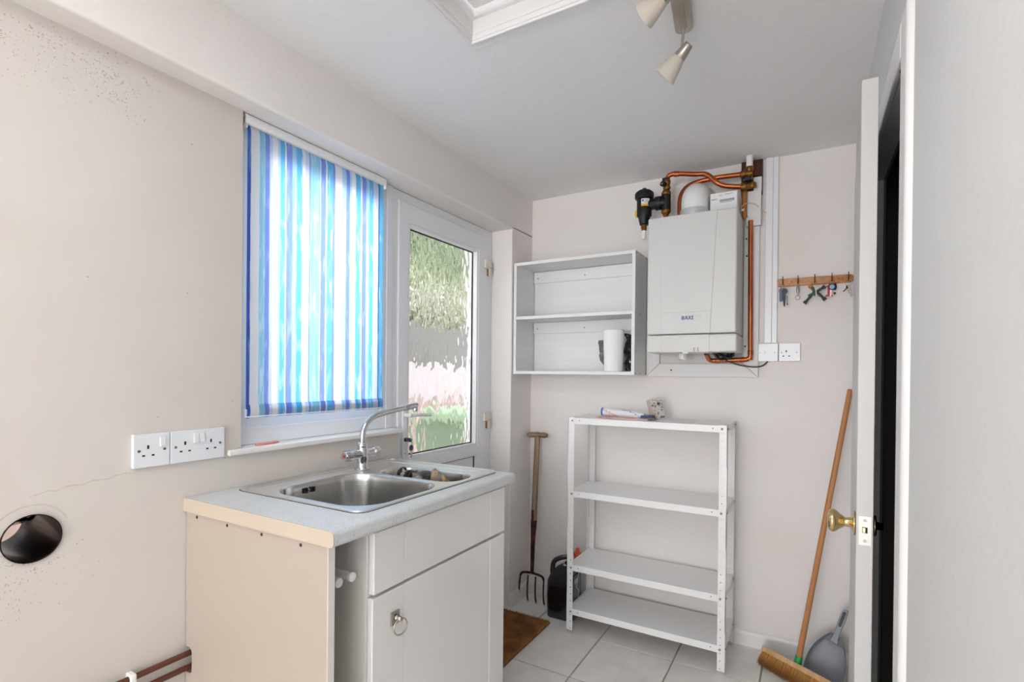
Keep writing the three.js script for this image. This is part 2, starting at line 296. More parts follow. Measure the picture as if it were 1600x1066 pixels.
one('plastic_strip', 'flat salmon pink plastic strip lying on the window sill', 'strip', (() => {
  const s = new THREE.Shape(); s.moveTo(0, 0); s.bezierCurveTo(0.006, 0.012, 0.018, 0.006, 0.03, 0.012); s.bezierCurveTo(0.045, 0.018, 0.06, 0.008, 0.072, 0.01); s.bezierCurveTo(0.085, 0.012, 0.092, 0.004, 0.088, -0.003); s.bezierCurveTo(0.06, -0.012, 0.02, -0.012, 0, 0);
  const g = extrude(s, 0.006, 0.002); g.rotateX(-Math.PI / 2); g.rotateY(Math.PI / 2 + 0.1); return boxUV(g);
})(), std({ color: 0xe08d84, roughness: 0.6 }), [-0.086, SILL + 0.018, 1.662]);

// ---------------------------------------------------------------- roller blind
{
  const t = thing('roller_blind', 'roller blind with blue, turquoise and white stripes hanging in the kitchen window', 'blind');
  const zl = 1.691, zr = 1.111, edges = [1.691, 1.68, 1.651, 1.631, 1.616, 1.605, 1.586, 1.577, 1.56, 1.555, 1.533, 1.516, 1.494, 1.481, 1.466, 1.461, 1.42, 1.417, 1.396, 1.39, 1.365, 1.355, 1.322, 1.303, 1.286, 1.277, 1.257, 1.232, 1.225, 1.204, 1.188, 1.167, 1.139, 1.133, 1.111];
  const D = 'B W T P L W l C W P l C W L P T W P W C P W l P l W C W P l C L D C'.split(' ');
  const col = { B: [0.2, 0.38, 0.76], D: [0.17, 0.37, 0.72], P: [0.5, 0.6, 0.88], W: [0.95, 0.95, 0.955], L: [0.82, 0.86, 0.95], l: [0.73, 0.86, 0.95], C: [0.42, 0.74, 0.91], T: [0.61, 0.82, 0.91] };
  const map = texture(1024, 1024, (u, v) => {
    const z = zl + (zr - zl) * u, zz = z + (vnoise(u * 3, v * 14, 171) - 0.5) * 0.0012; let i = 0; while (i < D.length - 1 && zz < edges[i + 1]) i++;
    let c = col[D[i]]; const wash = fbm(u * 60, v * 16, 172 + i, 4, 1e5), streak = vnoise(u * 220, v * 5, 190 + i), weave = (hash(u * 1024 | 0, v * 1024 | 0, 175) - 0.5) * 0.03;
    if (D[i] !== 'W') c = mixc(c, [0.95, 0.97, 1], cl((wash - 0.52) * (D[i] === 'C' || D[i] === 'T' ? 2.2 : 1.0)));
    if (D[i] === 'T' || D[i] === 'l') c = mixc(c, [0.36, 0.68, 0.88], cl((streak - 0.62) * 1.6));
    return c.map(x => cl(x + weave));
  }, true, 1);
  const fabric = phys({ map, roughness: 1, transmission: 0.55, thickness: 0, side: THREE.DoubleSide });
  const geo = new THREE.PlaneGeometry(1, 1, 24, 60), p = geo.attributes.position, uv = geo.attributes.uv;
  for (let i = 0; i < p.count; i++) {
    const u = uv.getX(i), v = uv.getY(i), y = 1.118 + v * 0.905;
    let x = -0.09 + 0.0012 * Math.sin(u * 9) * (1 - v); if (v > 0.97) x -= (v - 0.97) * 0.25;
    p.setXYZ(i, x, y, zl + (zr - zl) * u);
  }
  geo.computeVertexNormals(); part(t, 'fabric', geo, fabric);
  const hemGeo = new THREE.PlaneGeometry(1, 1, 24, 6), hp = hemGeo.attributes.position, hu = hemGeo.attributes.uv;
  for (let i = 0; i < hp.count; i++) { const u = hu.getX(i), v = hu.getY(i); hp.setXYZ(i, -0.0835 - 0.004 * (2 * v - 1) ** 2, 1.117 + v * 0.042, zl + (zr - zl) * u); hu.setXY(i, u, v * 0.04); }
  hemGeo.computeVertexNormals(); part(t, 'hem', hemGeo, fabric);
  part(t, 'bottom_bar', bx(-0.0885, -0.0855, 1.119, 1.145, zr + 0.002, zl + 0.006, 0.0008), M.plastic);
  part(t, 'roller', rod([-0.104, 2.02, zr], [-0.104, 2.02, zl], 0.0125, 0.0125, 24), M.plastic);
  part(t, 'headrail', (() => { const s = new THREE.Shape(); s.moveTo(-0.118, 2.040); s.lineTo(-0.084, 2.040); s.quadraticCurveTo(-0.078, 2.036, -0.0805, 2.014); s.lineTo(-0.0835, 2.011); s.lineTo(-0.0845, 2.034); s.lineTo(-0.118, 2.036); return acrossZ(s, zr - 0.004, zl + 0.012); })(), M.upvc);
  for (const z of [zl + 0.006, zr - 0.006]) part(t, 'bracket', [bx(-0.12, -0.082, 1.998, 2.0405, z - 0.002, z + 0.002, 0.001), rod([-0.102, 2.018, z - 0.004], [-0.102, 2.018, z + 0.004], 0.015, 0.015, 20)], M.trim);
  const beads = []; for (let k = 0; k < 140; k++) { const b = new THREE.SphereGeometry(0.0015, 6, 4); b.translate(-0.092, 2.005 - k * 0.006, zl + 0.0105); beads.push(b); }
  part(t, 'bead_chain', [...beads, rod([-0.092, 2.005, zl + 0.0105], [-0.092, 1.165, zl + 0.0105], 0.0004, 0.0004, 5)], M.plastic);
}

// ---------------------------------------------------------------- glazed back door (door_1)
{
  const d = structureGroup('door_1'), GZ0 = 0.387, GZ1 = 0.912, GY0 = 0.896, GY1 = 1.9015;
  const fr = poly([[ZD + 0.001, 0.0], [ZM - 0.001, 0.0], [ZM - 0.001, BEAM - 0.001], [ZD + 0.001, BEAM - 0.001]]); fr.holes.push(rectHole(ZD + 0.062, ZM - 0.045, 0.03, BEAM - 0.055));
  part(d, 'door_frame', acrossX(fr, XF - 0.075, XF - 0.004, 0.004), M.upvc);
  const L0 = ZD + 0.05, L1 = ZM - 0.035, T = BEAM - 0.042;
  const leaf = poly([[L0, 0.02], [L1, 0.02], [L1, T], [L0, T]]);
  leaf.holes.push(rectHole(GZ0 - 0.014, GZ1 + 0.014, GY0 - 0.014, GY1 + 0.014)); leaf.holes.push(rectHole(GZ0 - 0.002, GZ1 + 0.002, 0.13, 0.828));
  part(d, 'door_leaf', acrossX(leaf, XF - 0.06, XF + 0.004, 0.004), M.upvc);
  // glazing bead with a slope, dark gasket
  const bead = (o, i, x0, x1, b) => { const s = poly([[GZ0 - o, GY0 - o], [GZ1 + o, GY0 - o], [GZ1 + o, GY1 + o], [GZ0 - o, GY1 + o]]); s.holes.push(rectHole(GZ0 - i, GZ1 + i, GY0 - i, GY1 + i)); return acrossX(s, x0, x1, b); };
  part(d, 'glazing_bead', bead(0.0145, 0, XF - 0.03, XF + 0.0015, 0.003), M.upvc);
  part(d, 'gasket', [bead(0.001, -0.0035, XF - 0.034, XF - 0.024, 0)], M.gasket);
  // obscured glass, both faces real, the room side rippled in long cells
  const nz = 130, ny = 230, slab = new THREE.BoxGeometry(GZ1 - GZ0 + 0.02, GY1 - GY0 + 0.02, 0.006, nz, ny, 1); slab.rotateY(Math.PI / 2); slab.translate(XF - 0.034, (GY0 + GY1) / 2, (GZ0 + GZ1) / 2);
  const p = slab.attributes.position;
  for (let i = 0; i < p.count; i++) if (p.getX(i) > XF - 0.034) {
    const z = p.getZ(i), y = p.getY(i), wz = z + 0.006 * (vnoise(z * 30, y * 22, 201) - 0.5), wy = y + 0.02 * (vnoise(z * 60, y * 14, 202) - 0.5);
    const h = vnoise(wz * 58, wy * 19, 203) * 0.0026 + vnoise(wz * 115, wy * 38, 204) * 0.0011;
    p.setX(i, p.getX(i) + h);
  }
  slab.computeVertexNormals();
  part(d, 'glass', slab, phys({ color: 0xffffff, roughness: 0.02, transmission: 1, thickness: 0.006, ior: 1.5 }));
  part(d, 'lower_panel', bx(XF - 0.04, XF - 0.01, 0.12, 0.824, GZ0 + 0.002, GZ1 - 0.002, 0.004, 2), M.upvc);
  const pg = poly([[GZ0 - 0.003, 0.129], [GZ1 + 0.003, 0.129], [GZ1 + 0.003, 0.829], [GZ0 - 0.003, 0.829]]); pg.holes.push(rectHole(GZ0 + 0.002, GZ1 - 0.002, 0.134, 0.824));
  part(d, 'panel_gasket', acrossX(pg, XF - 0.03, XF - 0.008), M.gasket);
  // lever handle on a long backplate with the lock cylinder
  const h = new THREE.Group(); h.name = 'door_handle'; d.add(h);
  part(h, 'backplate', bx(XF + 0.004, XF + 0.012, 0.895, 1.115, 0.93, 0.962, 0.004, 3), M.upvc);
  part(h, 'lever', [rod([XF + 0.012, 1.078, 0.946], [XF + 0.05, 1.078, 0.946], 0.009), pipe([[XF + 0.046, 1.078, 0.95], [XF + 0.048, 1.079, 0.9], [XF + 0.044, 1.073, 0.815]], 0.0075, 0.02)], M.upvc);
  part(h, 'lock_cylinder', [rod([XF + 0.008, 0.972, 0.946], [XF + 0.0155, 0.972, 0.946], 0.0085)], M.brassDull);
  for (const y of [1.10, 0.912]) part(h, 'screw', rod([XF + 0.011, y, 0.946], [XF + 0.0126, y, 0.946], 0.0028, 0.0028, 10), M.zinc);
  for (const y of [1.83, 1.005]) {
    const hg = new THREE.Group(); hg.name = 'hinge'; d.add(hg);
    part(hg, 'hinge_cover', [bx(XF, XF + 0.014, y, y + 0.045, L0 - 0.024, L0 + 0.036, 0.003, 2), bx(XF, XF + 0.014, y - 0.04, y + 0.01, L0 - 0.024, L0 + 0.002, 0.003, 2)], std({ color: 0xe9e1d2, roughness: 0.4 }));
    part(hg, 'hinge_pin', rod([XF + 0.006, y - 0.04, L0 + 0.009], [XF + 0.006, y, L0 + 0.009], 0.004), M.brassDull);
  }
}
{
  const t = thing('door_keys', 'keys with a purple ring hanging from the lock of the glazed door', 'keys', [XF + 0.015, 0.972, 0.946]);
  part(t, 'key_in_lock', [rod([0, 0, 0], [0.012, 0, 0], 0.002), rod([0.01, 0, 0], [0.013, 0.002, 0], 0.01, 0.01, 18), rod([0.0105, 0, -0.006], [0.0135, -0.004, -0.018], 0.009, 0.008)], std({ color: 0x50666d, metalness: 0.4, roughness: 0.4 }));
  part(t, 'ring', new THREE.TorusGeometry(0.008, 0.0008, 8, 24).rotateY(Math.PI / 2).translate(0.012, -0.016, -0.018), M.zinc);
  part(t, 'hanging_key', [new THREE.TorusGeometry(0.0095, 0.0035, 10, 28).rotateY(Math.PI / 2).translate(0.013, -0.036, -0.02), rod([0.0125, -0.036, -0.02], [0.0135, -0.036, -0.02], 0.009)], std({ color: 0x5b4a7d, roughness: 0.5 }));
  part(t, 'key_blade', [bx(0.012, 0.014, -0.079, -0.044, -0.0245, -0.0165, 0.0005), bx(0.012, 0.014, -0.072, -0.05, -0.027, -0.0235, 0.0005)], M.nickel);
}

// ---------------------------------------------------------------- sockets
function slot(t, name, y, z0, z1, h, x, mat = M.black) { part(t, name, bx(x - 0.003, x + 0.0004, y - h / 2, y + h / 2, Math.min(z0, z1), Math.max(z0, z1), 0), mat); }
// plates on the window wall: local u runs along -z, x out of the wall
function leftSocket(label, z, wide) {
  const t = thing('wall_socket', label, 'socket', [XL, 1.0125, z]), W = wide ? 0.146 : 0.086, D = 0.012;
  const s = roundRect(0, W, 0, 0.086, 0.003), pl = extrude(s, D, 0.0018); pl.rotateY(Math.PI / 2); part(t, 'plate', boxUV(pl), M.socket);   // u -> -z
  const P = (name, u0, u1, y0, y1, d0, d1, mat, r = 0.0004) => part(t, name, bx(d0, d1, y0, y1, -u1, -u0, r), mat);
  const outlet = u => { P('pin_slot', u - 0.0025, u + 0.0025, 0.047, 0.0565, D - 0.004, D + 0.0003, M.black); for (const k of [-0.0105, 0.0115]) P('pin_slot', u + k - 0.0035, u + k + 0.0035, 0.028, 0.0325, D - 0.004, D + 0.0003, M.dark); };
  const rocker = u => { const r = new THREE.Group(); r.name = 'switch'; t.add(r); const a = bx(-0.003, 0.0035, -0.013, 0.013, -0.0065, 0.0065, 0.0008).rotateZ(0.1).translate(D, 0.063, -u); part(r, 'rocker', a, M.socket); };
  const screw = u => part(t, 'screw', [rod([D - 0.003, 0.043, -u], [D + 0.0005, 0.043, -u], 0.0036, 0.0036, 14)], M.zinc);
  if (wide) { outlet(0.037); outlet(0.107); rocker(0.066); rocker(0.0815); screw(0.013); screw(0.133); } else { outlet(0.034); rocker(0.068); screw(0.013); screw(0.073); }
}
leftSocket('single white socket plate with one switch, at the left of the pair by the window', 2.0041, false);
leftSocket('double white socket plate with two switches, nearest to the window sill', 1.9165, true);
function farPlate(label, name, x, y, spur) {
  const t = thing(name, label, 'socket', [x, y, 0]), D = spur ? 0.014 : 0.012;
  part(t, 'plate', boxUV(extrude(roundRect(0, 0.086, 0, 0.083, 0.003), D, 0.0018)), M.socket);
  const P = (nm, u0, u1, y0, y1, mat, o = 0.0003) => part(t, nm, bx(u0, u1, y0, y1, D - 0.004, D + o, 0), mat);
  for (const u of [0.011, 0.072]) part(t, 'screw', rod([u, 0.04, D - 0.003], [u, 0.04, D + 0.0006], 0.0034, 0.0034, 12), M.zinc);
  if (spur) { P('switch', 0.024, 0.04, 0.034, 0.056, M.socket, 0.002); P('switch_gap', 0.0315, 0.0325, 0.036, 0.052, M.dark, 0.0023); P('fuse_holder', 0.046, 0.063, 0.026, 0.052, M.plastic, 0.0018); }
  else { P('pin_slot', 0.0275, 0.0325, 0.041, 0.051, M.black); P('pin_slot', 0.015, 0.022, 0.022, 0.0265, M.dark); P('pin_slot', 0.038, 0.045, 0.022, 0.0265, M.dark); P('switch', 0.062, 0.077, 0.046, 0.072, M.socket, 0.0025); }
  return t;
}
farPlate('white fused switch plate under the trunking beside the boiler', 'fused_switch', 1.188, 1.329, true);
farPlate('single white socket on the boiler wall, to the right of the fused switch', 'wall_socket', 1.2765, 1.329, false);
one('boiler_cable', 'grey cable looping from under the boiler to the fused switch', 'cable', tube([[1.02, 1.372, 0.08], [1.06, 1.335, 0.06], [1.10, 1.317, 0.045], [1.15, 1.306, 0.037], [1.19, 1.304, 0.03], [1.215, 1.312, 0.022], [1.231, 1.329, 0.012]], 0.0036, 50, 8), std({ color: 0x5d5450, roughness: 0.5 }));

// ---------------------------------------------------------------- duct hole and pipes on the window wall
{
  const t = thing('vent_duct', 'round dark metal duct hole low in the wall left of the cabinet', 'duct', [XL, 0.889, 2.195]);
  const tb = new THREE.LatheGeometry([[0.0505, 0.004], [0.0525, 0.006], [0.0522, 0.0], [0.0518, -0.22], [0.0505, -0.22], [0.0505, 0.004]].map(a => new THREE.Vector2(...a)), 56); tb.rotateZ(-Math.PI / 2); part(t, 'sleeve', tb, M.duct);
  // outer end: louvre flap stuck half open
  const fl = rod([-0.19, -0.004, 0], [-0.1925, 0.004, 0], 0.05, 0.05, 40); part(t, 'flap', fl, M.duct);
}
{
  const t = thing('heating_pipes', 'pair of brown painted pipes running low along the wall into the cabinet side', 'pipes');
  for (const y of [0.4905, 0.4525]) part(t, 'pipe', rod([XL + 0.017, y, 6.4], [XL + 0.017, y, 1.83], 0.0075), M.brownPipe);
  part(t, 'pipe_clip', [bx(XL, XL + 0.03, 0.478, 0.503, 2.0, 2.014, 0.004, 2)], M.plastic, 'white pipe clip');
}

// ---------------------------------------------------------------- kitchen unit: end panel, cabinet, worktop
const WT = 0.9145, WX = 0.5134, W0 = 1.0835, W1 = 1.8769, UND = WT - 0.036;
{
  const t = thing('end_panel', 'tall beige melamine end panel closing the worktop on the left', 'panel');
  // panel drawn as (x, y) with a notch at the back for the pipes
  const s = new THREE.Shape(); s.moveTo(XL + 0.002, 0); s.lineTo(0.487, 0); s.lineTo(0.487, UND); s.lineTo(XL + 0.002, UND); s.lineTo(XL + 0.002, 0.508); s.lineTo(-0.056, 0.506); s.quadraticCurveTo(-0.046, 0.502, -0.046, 0.492); s.lineTo(-0.046, 0.446); s.quadraticCurveTo(-0.047, 0.438, -0.056, 0.437); s.lineTo(XL + 0.002, 0.437); s.closePath();
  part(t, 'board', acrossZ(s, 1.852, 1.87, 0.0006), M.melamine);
  part(t, 'front_edge', bx(0.4868, 0.4885, 0, UND, 1.8515, 1.8705, 0.0005), std({ color: 0xece7e1, roughness: 0.4 }), 'white edge strip');
  for (const [x, y] of [[-0.024, 0.867], [0.113, 0.866], [0.254, 0.866], [0.397, 0.865]]) part(t, 'screw', rod([x, y, 1.868], [x, y, 1.8706], 0.0042, 0.0042, 12), M.dark);
}
{
  const t = thing('sink_cabinet', 'white gloss sink cabinet with a drawer front and a ring pull door', 'cabinet');
  const z0 = 1.119, z1 = 1.741;
  part(t, 'side_panel', bx(XL + 0.002, 0.4735, 0.1, UND, z1 - 0.016, z1, 0.0006), M.carcass); part(t, 'side_panel', bx(XL + 0.002, 0.4735, 0.1, UND, z0, z0 + 0.016, 0.0006), M.carcass);
  part(t, 'bottom_panel', bx(XL + 0.002, 0.4735, 0.1, 0.116, z0 + 0.016, z1 - 0.016, 0.0006), M.carcass); part(t, 'back_panel', bx(XL + 0.002, XL + 0.006, 0.116, UND, z0 + 0.016, z1 - 0.016, 0), M.carcass);
  part(t, 'front_rail', bx(0.455, 0.4735, 0.705, 0.722, z0 + 0.016, z1 - 0.016, 0.0006), M.carcass);
  part(t, 'plinth', bx(0.42, 0.436, 0, 0.1, z0, z1, 0.0006), M.carcass);
  // gloss fronts, edges rounded, a fine upright groove near each side
  const front = (y0, y1, zl, grooves) => { const k = []; const g = [zl, ...grooves, z0 + 0.001]; for (let i = 0; i < g.length - 1; i++) k.push(bx(0.475, i === 1 ? 0.4926 : 0.4934, y0, y1, g[i + 1] + (i < g.length - 2 ? 0.0003 : 0), g[i] - (i ? 0.0003 : 0), 0.0025, 3)); return k; };
  part(t, 'drawer', front(0.7205, 0.872, z1 - 0.004, [1.628, 1.212]), M.gloss);
  const door = part(t, 'door', front(0.112, 0.7125, z1, [1.628, 1.212]), M.gloss);
  const pl = bx(0.4934, 0.4985, 0.6235, 0.657, 1.6495, 1.6805, 0.0015, 2), eye = turned([[0, 0], [0.0085, 0], [0.0075, 0.004], [0.0055, 0.008], [0.007, 0.014], [0.005, 0.019], [0, 0.0195]], [0.4985, 0.6405, 1.664], [1, 0.6405, 1.664]);
  const ring = new THREE.TorusGeometry(0.0205, 0.0019, 10, 40); ring.rotateY(Math.PI / 2 - 0.15); ring.translate(0.512, 0.6205, 1.662);
  part(door, 'ring_handle', [pl, eye, ring], M.nickel);
}
{
  const t = thing('towel_rail', 'pair of white round rails in the narrow gap beside the cabinet', 'rail');
  for (const z of [1.812, 1.771]) part(t, 'rail', [rod([0.06, 0.771, z], [0.452, 0.771, z], 0.0098, 0.0098, 20), turned([[0.0098, 0], [0.0115, 0.001], [0.0115, 0.009], [0.0102, 0.011], [0, 0.0112]], [0.448, 0.771, z], [1, 0.771, z])], M.plastic);
  part(t, 'mount', bx(0.05, 0.062, 0.755, 0.787, 1.741, 1.852, 0.001), M.plastic);
}
{
  const t = thing('worktop', 'grey speckled laminate worktop around the sink', 'worktop');
  const prof = (x0, z0, z1) => { const s = new THREE.Shape(), r = 0.011; s.moveTo(x0, UND); s.lineTo(WX - r, UND); s.absarc(WX - r, UND + r, r, -Math.PI / 2, 0); s.lineTo(WX, WT - r); s.absarc(WX - r, WT - r, r, 0, Math.PI / 2); s.lineTo(x0, WT); s.closePath(); return acrossZ(s, z0, z1); };
  const g = [prof(0.44, W0, W1), bx(XL + 0.001, 0.0, UND, WT, W0, W1, 0), bx(0, 0.44, UND, WT, 1.722, W1, 0), bx(0, 0.44, UND, WT, W0, 1.118, 0)];
  part(t, 'top', g, M.worktop);
  part(t, 'end_strip', [prof(XL + 0.002, W1 + 0.0002, W1 + 0.0012)], M.edging, 'beige edging strip');
  part(t, 'glue_line', [prof(XL + 0.0015, W1, W1 + 0.0003), bx(XL + 0.002, 0.4872, UND - 0.0012, UND + 0.0002, 1.852, 1.8712, 0)], M.dark);
}

// ---------------------------------------------------------------- sink
const SX0 = -0.052, SX1 = 0.4545, SZ0 = 1.098, SZ1 = 1.7465, ST = WT + 0.003;
const bowls = { main: [0.046, 0.431, 1.37, 1.716, 0.095, 0.15], half: [0.102, 0.431, 1.2, 1.347, 0.06, 0.11] };
function outline(x0, x1, z0, z1, r, n = 14) {   // rounded rectangle as a closed list of (x, z)
  const o = []; for (const [cx, cz, a] of [[x1 - r, z1 - r, 0], [x0 + r, z1 - r, 1], [x0 + r, z0 + r, 2], [x1 - r, z0 + r, 3]]) for (let k = 0; k <= n; k++) { const t = (a + k / n) * Math.PI / 2; o.push([cx + r * Math.cos(t), cz + r * Math.sin(t)]); } return o;
}
function bowlGeo([x0, x1, z0, z1, r, depth]) {
  const rings = [[0.0, -0.0045], [0.0, -0.003], [0.0, 0]], add = [[-0.003, 0], [0.0, -0.0012], [0.002, -0.004]]; void rings;
  for (let k = 1; k <= 6; k++) add.push([0.002 + 0.01 * k / 6, -0.004 - (depth - 0.036) * k / 6]);
  for (let k = 1; k <= 6; k++) { const a = k / 6 * Math.PI / 2; add.push([0.012 + 0.032 * (1 - Math.cos(a)), -(depth - 0.032) - 0.032 * Math.sin(a)]); }
  const pos = [], idx = [], N = outline(0, 1, 0, 1, 0.1).length;
  for (const [i, y] of add) for (const [x, z] of outline(x0 + i, x1 - i, z0 + i, z1 - i, Math.max(0.012, r - i * 0.9))) pos.push(x, ST + y, z);
  for (let a = 0; a < add.length - 1; a++) for (let b = 0; b < N; b++) { const c = (b + 1) % N, p = a * N + b, q = a * N + c, r2 = p + N, s = q + N; idx.push(p, q, r2, q, s, r2); }
  const last = (add.length - 1) * N, mid = pos.length / 3; pos.push((x0 + x1) / 2, ST - depth - 0.004, (z0 + z1) / 2); for (let b = 0; b < N; b++) idx.push(last + b, last + (b + 1) % N, mid);
  const g = new THREE.BufferGeometry(); g.setAttribute('position', new THREE.Float32BufferAttribute(pos, 3)); g.setIndex(idx); g.computeVertexNormals();
  const uv = []; for (let i = 0; i < pos.length; i += 3) uv.push(pos[i] + pos[i + 2], pos[i + 1]); g.setAttribute('uv', new THREE.Float32BufferAttribute(uv, 2)); return g;
}
{
  const t = thing('kitchen_sink', 'stainless steel one and a half bowl sink set in the worktop', 'sink');
  const s = roundRect(SX0, SX1, SZ0, SZ1, 0.035);
  for (const k of ['main', 'half']) { const b = bowls[k], h = new THREE.Path(); outline(b[0] - 0.003, b[1] + 0.003, b[2] - 0.003, b[3] + 0.003, b[4] + 0.003).forEach((p, i) => i ? h.lineTo(...p) : h.moveTo(...p)); h.closePath(); s.holes.push(h); }
  part(t, 'deck', acrossY(s, ST - 0.0022, ST, 0), M.satin);
  const rim = (o, i, r, y0, y1, b) => { const q = roundRect(SX0 - o, SX1 + o, SZ0 - o, SZ1 + o, r); q.holes.push(roundRect(SX0 + i, SX1 - i, SZ0 + i, SZ1 - i, r - i, THREE.Path)); return acrossY(q, y0, y1, b); };
  part(t, 'rim', [rim(0.001, 0.011, 0.036, WT, ST + 0.0028, 0.0014)], M.satin);
  part(t, 'seal', [rim(0.0026, 0.002, 0.0375, WT - 0.0004, WT + 0.0008, 0)], M.dark);
  // raised bead along the back and the right-hand end
  part(t, 'bead', [bx(SX0 + 0.02, 0.40, ST - 0.002, ST + 0.0022, 1.150, 1.158, 0.002, 2), bx(-0.018, -0.012, ST - 0.002, ST + 0.002, 1.16, 1.70, 0.0018, 2)], M.satin);
  const bm = part(t, 'bowl', bowlGeo(bowls.main), M.steel); bm.material = M.steel;
  part(t, 'bowl', bowlGeo(bowls.half), M.steel);
  const ov = []; for (let k = 0; k < 5; k++) if (k !== 2) ov.push(bx(0.048, 0.0568, 0.8855, 0.9015, 1.5515 + k * 0.0088, 1.5565 + k * 0.0088, 0.001)); 
  part(t, 'overflow_slots', ov, M.black); part(t, 'overflow_screw', rod([0.05, 0.893, 1.5716], [0.058, 0.893, 1.5716], 0.0035), M.chrome);
  part(t, 'waste', [lathe([[0, 0.002], [0.018, 0.002], [0.03, 0.004], [0.036, 0.003], [0.037, 0]]).translate(0.238, ST - 0.154, 1.537)], M.chrome);
}
// crumpled rubbish lying in the half bowl
function lump(rx, ry, rz, s, rough = 0.35) {
  const g = mergeVertices(new THREE.IcosahedronGeometry(1, 5).deleteAttribute('normal').deleteAttribute('uv')), p = g.attributes.position, v = new THREE.Vector3();
  for (let i = 0; i < p.count; i++) { v.fromBufferAttribute(p, i); const n = Math.abs(vnoise(v.x * 2.3 + 9, v.y * 2.3 + v.z * 3 + 9, s) - 0.5) + 0.6 * Math.abs(vnoise(v.x * 5 + 9, v.z * 5 - v.y * 4 + 30, s + 1) - 0.5); const k = 1 - rough * n * 1.6; p.setXYZ(i, v.x * rx * k, v.y * ry * k, v.z * rz * k); }
  g.computeVertexNormals(); return boxUV(g);
}
one('plastic_wrap', 'crumpled grey white plastic wrapping in the small sink bowl', 'rubbish', [lump(0.062, 0.066, 0.05, 211, 0.5).translate(0.192, 0.872, 1.268), lump(0.04, 0.05, 0.035, 215, 0.5).translate(0.245, 0.868, 1.292)], std({ map: texture(128, 128, (u, v) => mixc([0.80, 0.79, 0.77], [0.42, 0.37, 0.33], cl(fbm(u * 5, v * 5, 212, 4, 5) * 2.2 - 0.75)), true, 0.1), roughness: 0.45 }));
one('dark_rag', 'small black crumpled rag at the left of the small sink bowl', 'rag', [lump(0.024, 0.03, 0.024, 221, 0.6).translate(0.165, 0.906, 1.27), lump(0.02, 0.017, 0.03, 223, 0.6).translate(0.205, 0.91, 1.28)], std({ color: 0x1b1715, roughness: 0.6 }));
one('dark_cloth', 'dark brown wet cloth between the plastic and the cardboard in the small bowl', 'cloth', lump(0.036, 0.05, 0.034, 231, 0.4).translate(0.283, 0.864, 1.3), std({ color: 0x28211a, roughness: 0.5 }));
{
  const t = thing('cardboard_scrap', 'torn tan triangle of cardboard standing in the small sink bowl', 'cardboard', [0.338, 0.826, 1.283]);
  const s = poly([[-0.048, -0.016], [0.062, -0.016], [0.052, 0.06], [0.022, 0.085], [-0.002, 0.104], [-0.024, 0.116], [-0.034, 0.11], [-0.042, 0.05]]);
  const g = extrude(s, 0.004, 0.0008); g.rotateY(0.25); g.rotateX(-0.1); part(t, 'sheet', boxUV(g), std({ map: texture(256, 256, (u, v) => { const n = fbm(u * 6, v * 6, 241, 5, 6); return n > 0.56 ? mixc([0.66, 0.5, 0.33], [0.5, 0.34, 0.2], (n - 0.56) * 5) : mixc([0.74, 0.66, 0.52], [0.55, 0.5, 0.44], cl(0.56 - n) * 4); }, true, 0.12), roughness: 0.85 }));
}

// ---------------------------------------------------------------- mixer tap
{
  const t = thing('mixer_tap', 'chrome mixer tap with a long swivel spout behind the sink', 'tap', [0.03, ST, 1.33]);
  part(t, 'body', [lathe([[0, 0], [0.026, 0], [0.026, 0.004], [0.0195, 0.008], [0.018, 0.03], [0.021, 0.04], [0.0205, 0.07], [0.016, 0.076], [0.018, 0.08], [0.018, 0.093], [0.013, 0.097], [0, 0.097]], 36)], M.chrome);
  part(t, 'valve_bar', [turned([[0, -0.075], [0.013, -0.075], [0.016, -0.04], [0.0175, 0], [0.016, 0.04], [0.013, 0.075], [0, 0.075]], [0, 0.056, 0], [0, 0.056, 1])], M.chrome);
  const knob = (sg) => { const k = [turned([[0, 0], [0.0135, 0], [0.0165, 0.004], [0.0165, 0.024], [0.014, 0.03], [0.0125, 0.0305], [0, 0.0305]], [0, 0.056, sg * 0.052], [0, 0.056, sg * 9], 36)]; for (let i = 0; i < 4; i++) { const a = i * Math.PI / 2 + 0.3; k.push(rod([Math.cos(a) * 0.0145, 0.056 + Math.sin(a) * 0.0145, sg * 0.056], [Math.cos(a) * 0.0145, 0.056 + Math.sin(a) * 0.0145, sg * 0.08], 0.0055)); } return k; };
  const hot = part(t, 'tap_knob', knob(1), M.chrome); part(hot, 'red_dot', rod([0, 0.056, 0.0822], [0, 0.056, 0.0832], 0.0055), std({ color: 0xc4142a, roughness: 0.3 }), 'red hot-water dot');
  const cold = part(t, 'tap_knob', knob(-1), M.chrome); part(cold, 'blue_dot', rod([0, 0.056, -0.0822], [0, 0.056, -0.0832], 0.0055), std({ color: 0x1a4fb0, roughness: 0.3 }), 'blue cold-water dot');
  part(t, 'spout', [tube([[0, 0.09, 0], [0, 0.118, -0.001], [0, 0.142, -0.006], [0, 0.166, -0.022], [0, 0.184, -0.055], [0, 0.193, -0.1], [0, 0.2, -0.15], [0, 0.207, -0.215]], 0.0105, 60, 20), turned([[0.0105, 0], [0.0118, 0.001], [0.0118, 0.004], [0.0105, 0.005]], [0, 0.2065, -0.213], [0, 0.214, -0.283])], M.chrome);
  part(t, 'nozzle', [turned([[0, 0], [0.012, 0], [0.0122, 0.066], [0.0108, 0.073], [0.006, 0.078], [0, 0.0785]], [0, 0.207, -0.217], [0, 0.2145, -0.285]), turned([[0.0085, 0], [0.0105, 0.001], [0.011, 0.018], [0.0095, 0.022], [0, 0.022]], [0, 0.211, -0.282], [0, 0, -0.275])], M.chrome);
}

